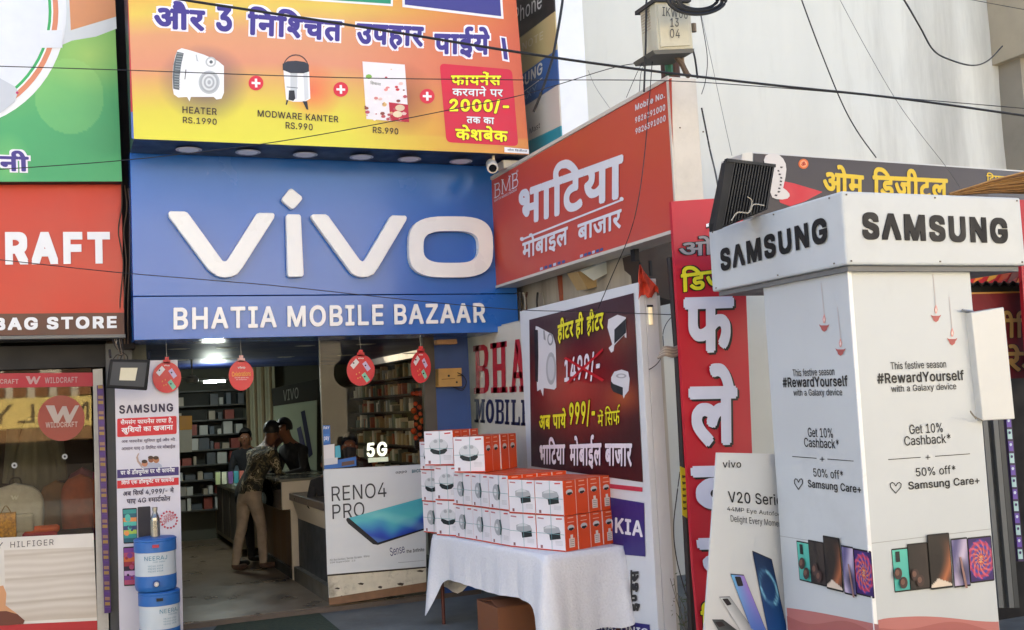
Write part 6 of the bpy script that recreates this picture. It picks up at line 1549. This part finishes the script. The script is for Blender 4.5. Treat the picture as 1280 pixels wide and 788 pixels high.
for k in range(9):
    x, y = 296+rk.uniform(-6, 14)-(8 if k > 5 else 0), 90+k*14; g.px(PB_([(x, y), (x+rk.uniform(6, 12), y+2), (x+rk.uniform(3, 9), y+8), (x-2, y+6)]), ink('#3a3436'), PO, .011)
g.px(PB_(circ(398, 80, 20, 20, 24)), ink('#d86a2c'), PO, .007); g.px(PB_(circ(398, 80, 14, 14, 20)), ink('#e89a6c'), PO, .009); g.text('ॐ', cB(389, 88), cB(407, 88), cB(389, 71), ink('#a8241c'), PO, .011, .03)
g.build('printed_emblems', t)
g = M(); OY = ink('#d8b824')
g.text('ओम', cB(476, 196), cB(640, 210), cB(476, 78), OY, PO, .008, .035); g.text('डिजीटल', cB(674, 212), cB(976, 224), cB(674, 92), OY, PO, .008, .035)
g.text('दिपक एजेन्सी', cB(1130, 160), cB(1330, 172), cB(1130, 114), OY, PO, .008, .02); g.build('lettering', t)
g = M(); g.poly([at(*p, Y=7.1) for p in ((928, 192), (941, 190), (941, 204), (926, 206))], mat('#d5d2c8', .5), (0, .3, 0)); tag(g.build('sign_end_box', bevel=.003), 'pale box end at the left of the dark Om Digital signboard', 'box')
# grey wall visible between banner and pillar
g = M(); g.box((at(930, 450, Y=7.0).x, 7.0, 0), (at(1000, 450, Y=7.0).x, 7.05, at(940, 372, Y=7.0).z+.3), mat('#b5bbb8', .5, .05, 2, dirt=.08)); tag(g.build('grey_partition'), 'smooth grey green partition board between the red banner and the Samsung pillar', 'partition')
# flame print flex, corrugated shade, maroon fabric with gold lettering, red post, dark sheet for the doorway's shade, shutter
PQ = dict(Y=6.2)
t = thing('flame_banner', 'red and orange printed banner strip under the right end of the Samsung header', 'banner', at(1250, 345, **PQ))
g = M(); g.poly([at(*p, **PQ) for p in ((1190, 325), (1330, 322), (1330, 356), (1190, 354))], mat('#c4242c', .5, .1), (0, .02, 0)); g.build('banner_sheet', t)
g = M()
for k, (x, c_) in enumerate(((1216, '#e0882c'), (1232, '#e8b040'), (1246, '#d8541c'), (1258, '#7a1c18'), (1270, '#e8982c'), (1284, '#e0702c'))): g.px([(x, 354), (x+10, 336), (x+22, 336), (x+12, 348)], ink(c_), PQ, .005+.001*k)
g.build('printed_flames', t)
t = thing('maroon_awning', 'maroon cloth signboard with gold Hindi letters at the right edge under a corrugated sheet', 'awning', at(1255, 380, Y=6.0))
V = []; F = []; n = 60
for i in range(n+1):
    x = 1208+i*2.2; a = at(x, 353, Y=5.9); b = at(x, 360, Y=6.2); zz = .012*math.sin(i*1.25)
    V += [a+Vector((0, 0, zz)), b+Vector((0, 0, zz+.02))]
for i in range(n): F.append((2*i, 2*i+1, 2*i+3, 2*i+2))
g = M(); g.add(V, F, mat('#6c6c68', .5, .2, metal=.5)); g.build('corrugated_sheet', t)
g = M(); g.poly([at(*p, Y=6.15) for p in ((1205, 354), (1330, 353), (1330, 366), (1206, 368))], mat('#20201e', .7), (0, .05, 0)); g.build('dark_rail', t)
g = M(); g.poly([at(*p, Y=6.1) for p in ((1207, 366), (1330, 363), (1330, 472), (1216, 474))], mat('#6c141e', .7, .12, 5, bump=.3), (0, .04, 0)); g.px([(1207, 366), (1330, 363), (1330, 365), (1207, 368)], ink('#b8863c'), dict(Y=6.1), .004); g.build('cloth_panel', t)
g = M(); GD = ink('#b8924a'); otext(g, 'नीदिजां', (1240, 426), (1330, 424), (1240, 388), GD, ink('#3a0c10'), dict(Y=6.1), .006, .03, .02); otext(g, 'ट्रेडर्स', (1243, 466), (1330, 464), (1243, 430), GD, ink('#3a0c10'), dict(Y=6.1), .006, .03, .02); g.build('lettering', t)
g = M(); g.poly([at(*p, Y=5.9) for p in ((1271, 250), (1330, 250), (1352, 960), (1312, 960), (1284, 440))], mat('#a81424', .5, .08), (0, .03, 0)); tag(g.build('red_side_banner'), 'plain bright red banner edge at the far right of the picture', 'banner')
g = M(); g.poly([at(*p, Y=6.5) for p in ((1200, 470), (1500, 470), (1540, 1000), (1235, 1000))], mat('#100f12', .8), (0, .05, 0)); tag(g.build('doorway_shade'), 'dark sheet painted as the shade of a doorway behind the light strip at the far right', 'doorway')  # the doorway's shade is put in as a flat near-black sheet
t = thing('roller_shutter_side', 'grey folded metal shutter side between the Samsung pillar and the light strip', 'shutter', at(1240, 600, Y=5.7))
for k in range(4):
    g = M(); g.poly([at(*p, Y=5.75+.03*(k % 2)) for p in ((1228+k*6.5, 520), (1234+k*6.5, 520), (1255+k*6.5, 760), (1249+k*6.5, 760))], mat(('#5c6064', '#3a3e42')[k % 2], .5, .15, 6, metal=.3), (0, .04, 0)); g.build('shutter_panel', t)
t = thing('purple_light_strip', 'upright purple and teal patterned light strip at the far right beside the dark doorway', 'light strip', at(1266, 600, Y=5.8))
g = M(); g.poly([at(*p, Y=5.8) for p in ((1257, 520), (1264, 520), (1280, 702), (1273, 702))], mat('#2c1c4c', .4), (0, .02, 0)); g.build('strip_body', t)
for k in range(12):
    a, b = 522+k*15, 522+k*15+12; g = M(); xx = lambda y: 1257.6+(y-520)*.088
    g.px([(xx(a), a), (xx(a)+5.4, a), (xx(b)+5.4, b), (xx(b), b)], mat(('#5a3ca0', '#9cc0c4')[k % 2], .4), dict(Y=5.8), .004, depth=.003); g.px(circ(xx(a)+3, a+4, 1.6, 2, 8), ink('#30205c' if k % 2 else '#b8c8d8'), dict(Y=5.8), .007); g.build('strip_segment', t)

# ================================================================== WIRES
def wire(pts, r, label, name='wire', mt=BK, jit=0):
    W = smooth_path([at(x, y, Y=Y_) for x, y, Y_ in pts], 8); g = M(); g.tube(W, r, mt, 6, False)
    tag(g.build(name), label, 'cable' if name == 'cable' else 'wire')
wire([(150, -14, 7.0), (235, 1, 6.9), (440, 32, 6.6), (651, 66, 6.2), (800, 87, 6.0), (960, 106, 5.9), (1130, 124, 5.8), (1330, 152, 5.7)], .0085, 'thickest black cable crossing the whole top of the picture over the yellow billboard', 'cable')
wire([(-60, 81, 8.0), (0, 83, 7.8), (160, 88, 7.5), (420, 97, 7.0), (640, 100, 6.6), (825, 101, 6.2), (960, 109, 6.0), (1130, 123, 5.9), (1330, 140, 5.8)], .0032, 'thin black wire running level across the green and yellow billboards')
wire([(-60, 217, 8.0), (0, 212, 8.0), (150, 201, 7.8), (300, 184, 7.5), (420, 165, 7.3), (560, 138, 7.0), (660, 117, 6.8), (770, 84, 6.7), (822, 78, 6.7)], .0032, 'thin wire rising from the green billboard to the utility pole across the offer panel')
wire([(-60, 320, 8.0), (0, 325, 8.0), (150, 341, 7.8), (340, 357, 7.6), (500, 374, 7.4), (640, 387, 7.2), (740, 390, 7.0), (850, 394, 6.7)], .0032, 'thin sagging wire passing below the vivo letters to the heater poster')
wire([(995, -20, 6), (1002, 0, 6), (1025, 62, 6), (1052, 128, 6.1), (1072, 165, 6.2), (1095, 197, 6.5)], .005, 'black wire dropping steeply across the white wall to the Om Digital sign')
wire([(1040, -20, 6.5), (1050, 0, 6.5), (1085, 65, 6.5), (1120, 125, 6.6), (1150, 167, 6.8), (1185, 212, 7.0), (1210, 250, 7.1)], .0022, 'fine grey wire slanting over the white wall right of the steeper black one', mt=mat('#5a5c60', .5))
wire([(1118, -15, 7), (1130, 0, 7), (1150, 34, 7), (1166, 62, 7.2), (1185, 74, 7.5), (1215, 82, 8), (1235, 76, 8.6), (1253, 58, 9.2)], .008, 'black cable sagging in a loop across the upper right of the white wall', 'cable')
wire([(1180, -8, 7), (1215, 0, 7), (1290, 14, 7), (1340, 24, 7)], .003, 'short thin wire cutting the top right corner')
wire([(705, -15, 7.6), (702, 10, 7.6), (697, 40, 7.6), (690, 75, 7.6), (678, 112, 7.6), (667, 140, 7.7)], .011, 'thick black cable hanging down across the phone brand sign tower', 'cable')
wire([(809, -10, 6.5), (808, 0, 6.5), (807, 60, 6.5), (805, 115, 6.5)], .007, 'straight black cable hanging left of the meter box', 'cable')
wire([(816, 68, 6.6), (812, 120, 6.4), (806, 190, 6.25), (798, 250, 6.2), (786, 296, 6.3), (765, 345, 6.6), (748, 385, 6.8), (733, 418, 7.0)], .0032, 'thin wire hanging down in front of the red sign past the phone numbers')
wire([(866, 62, 6.4), (869, 75, 6.4), (872, 98, 6.45)], .007, 'short black cable leaving the right bottom corner of the meter box', 'cable')
wire([(876, 20, 6.5), (884, 70, 6.5), (882, 100, 6.5), (877, 118, 6.5)], .0028, 'fine wire hanging from the cable coil right of the meter box')
wire([(877, 135, 6.3), (883, 165, 6.3), (888, 190, 6.3), (894, 215, 6.0), (899, 242, 5.6)], .006, 'curved black cable beside the white end of the red sign down to the ribbed lamp', 'cable')
wire([(875, 12, 6.5), (890, 80, 6.5), (905, 150, 6.6), (915, 195, 6.7)], .0018, 'very fine wire over the white wall between coil and ribbed lamp', mt=mat('#6a6c70', .5))
wire([(735, 88, 7.6), (745, 110, 7.6), (762, 135, 7.5)], .0016, 'very fine short wire against the white wall above the red sign', mt=mat('#6a6c70', .5))
wire([(805, 75, 6.6), (796, 92, 6.6), (783, 122, 6.8)], .0022, 'fine wire slanting from the pole to the top of the red sign, left one')
wire([(820, 68, 6.6), (803, 86, 6.6), (799, 115, 6.8)], .0022, 'fine wire slanting from the pole to the top of the red sign, right one')
wire([(850, 394, 6.7), (838, 398, 6.7), (829, 415, 6.6), (829, 440, 6.6), (818, 458, 6.8), (795, 466, 7.0), (770, 452, 7.4)], .003, 'thin looping wire in front of the heater poster and white board')
wire([(850, 590, 6.6), (846, 620, 6.55), (842, 660, 6.55), (846, 700, 6.6), (858, 745, 6.65)], .004, 'drooping brown wire beside the yellow tag', mt=mat('#3a2e24', .6))
for k, x in enumerate((152, 156, 160)):
    wire([(x, 228+k*4, 9.9), (x+3*math.sin(k), 260, 9.85), (x-4+3*k, 290, 9.9), (x+2, 330, 9.88), (x-2+k, 380, 9.9), (x, 430, 9.95)], .006, 'brown cable in the dark gap between the red and blue signs, %s' % names[k], 'cable', mat('#4a3828', .7))
for k in range(5):
    wire([(140+k*3, 424, 9.7), (146+k*2, 436+k*2, 9.65), (158-k*3, 444, 9.7), (160-k*5, 452, 9.75)], .0035, 'tangled thin wire over the flood light, %s' % names[k], 'wire', mat('#6a5c4c' if k % 2 else '#1c1a18', .7))
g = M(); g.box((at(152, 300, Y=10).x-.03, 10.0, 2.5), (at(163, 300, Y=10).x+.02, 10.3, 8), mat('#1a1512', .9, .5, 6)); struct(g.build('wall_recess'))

# ================================================================== GREEN CARPET, OPPOSITE STREET
g = M(); q = [at(275, 778, Z=.006), at(395, 763, Z=.006), at(440, 800, Z=.006), at(230, 830, Z=.006)]; g.poly(q, mat('#33402f', .95, .25, 30, bump=.6), (0, 0, -.004)); tag(g.build('green_carpet'), 'worn green carpet lying in front of the shop step', 'carpet')
t = thing('opposite_building', 'cream building with FAMILY sign across the street, mirrored in the bag shop glass', 'building', (-4, -9, 0))
ow = mat('#c6bca6', .8, .1, 1)
g = M(); g.box((-30, -16, 0), (34, -9, 7.5), ow); g.build('wall', t)
g = M(); g.box((-4, -8.9, 1.82), (3.0, -8.8, 2.56), mat('#ecd27c', .6)); g.build('sign_panel', t)
for k in range(14):
    g = M(); g.box((-4+k*.5, -8.95, 2.6), (-3.7+k*.5, -8.88, 2.85), mat('#8a5a2c', .6)); g.build('sign_ornament', t)
for k in range(9):
    g = M(); g.box((-9+k*1.3, -8.98, 3.0), (-8.2+k*1.3, -8.9, 4.1), mat('#4a3828', .3)); g.build('window', t)
g = M(); g.add([(-9, -8.8, 1.8), (3, -8.8, 1.8), (3, -7.9, 1.5), (-9, -7.9, 1.5)], [(0, 1, 2, 3)], mat('#8a6844', .8)); g.build('awning', t)
V, F = layout('FAMILY', .05, .05); x0 = min(p[0] for p in V); x1 = max(p[0] for p in V); y1_ = max(p[1] for p in V)
g = M(); g.add([(1.95-(p[0]-x0)/(x1-x0)*3.5, -8.79+i*1e-5, 1.95+p[1]/y1_*.46) for i, p in enumerate(V)], F, mat('#5c4c2c', .5)); g.build('lettering', t)
g = M(); g.box((-9, -8.9, 0), (3, -8.85, 1.5), mat('#2c241e', .6)); g.build('opening_shade', t)  # dark slab: shade inside the opposite shop put into its colour
D.objects.remove(_ob)
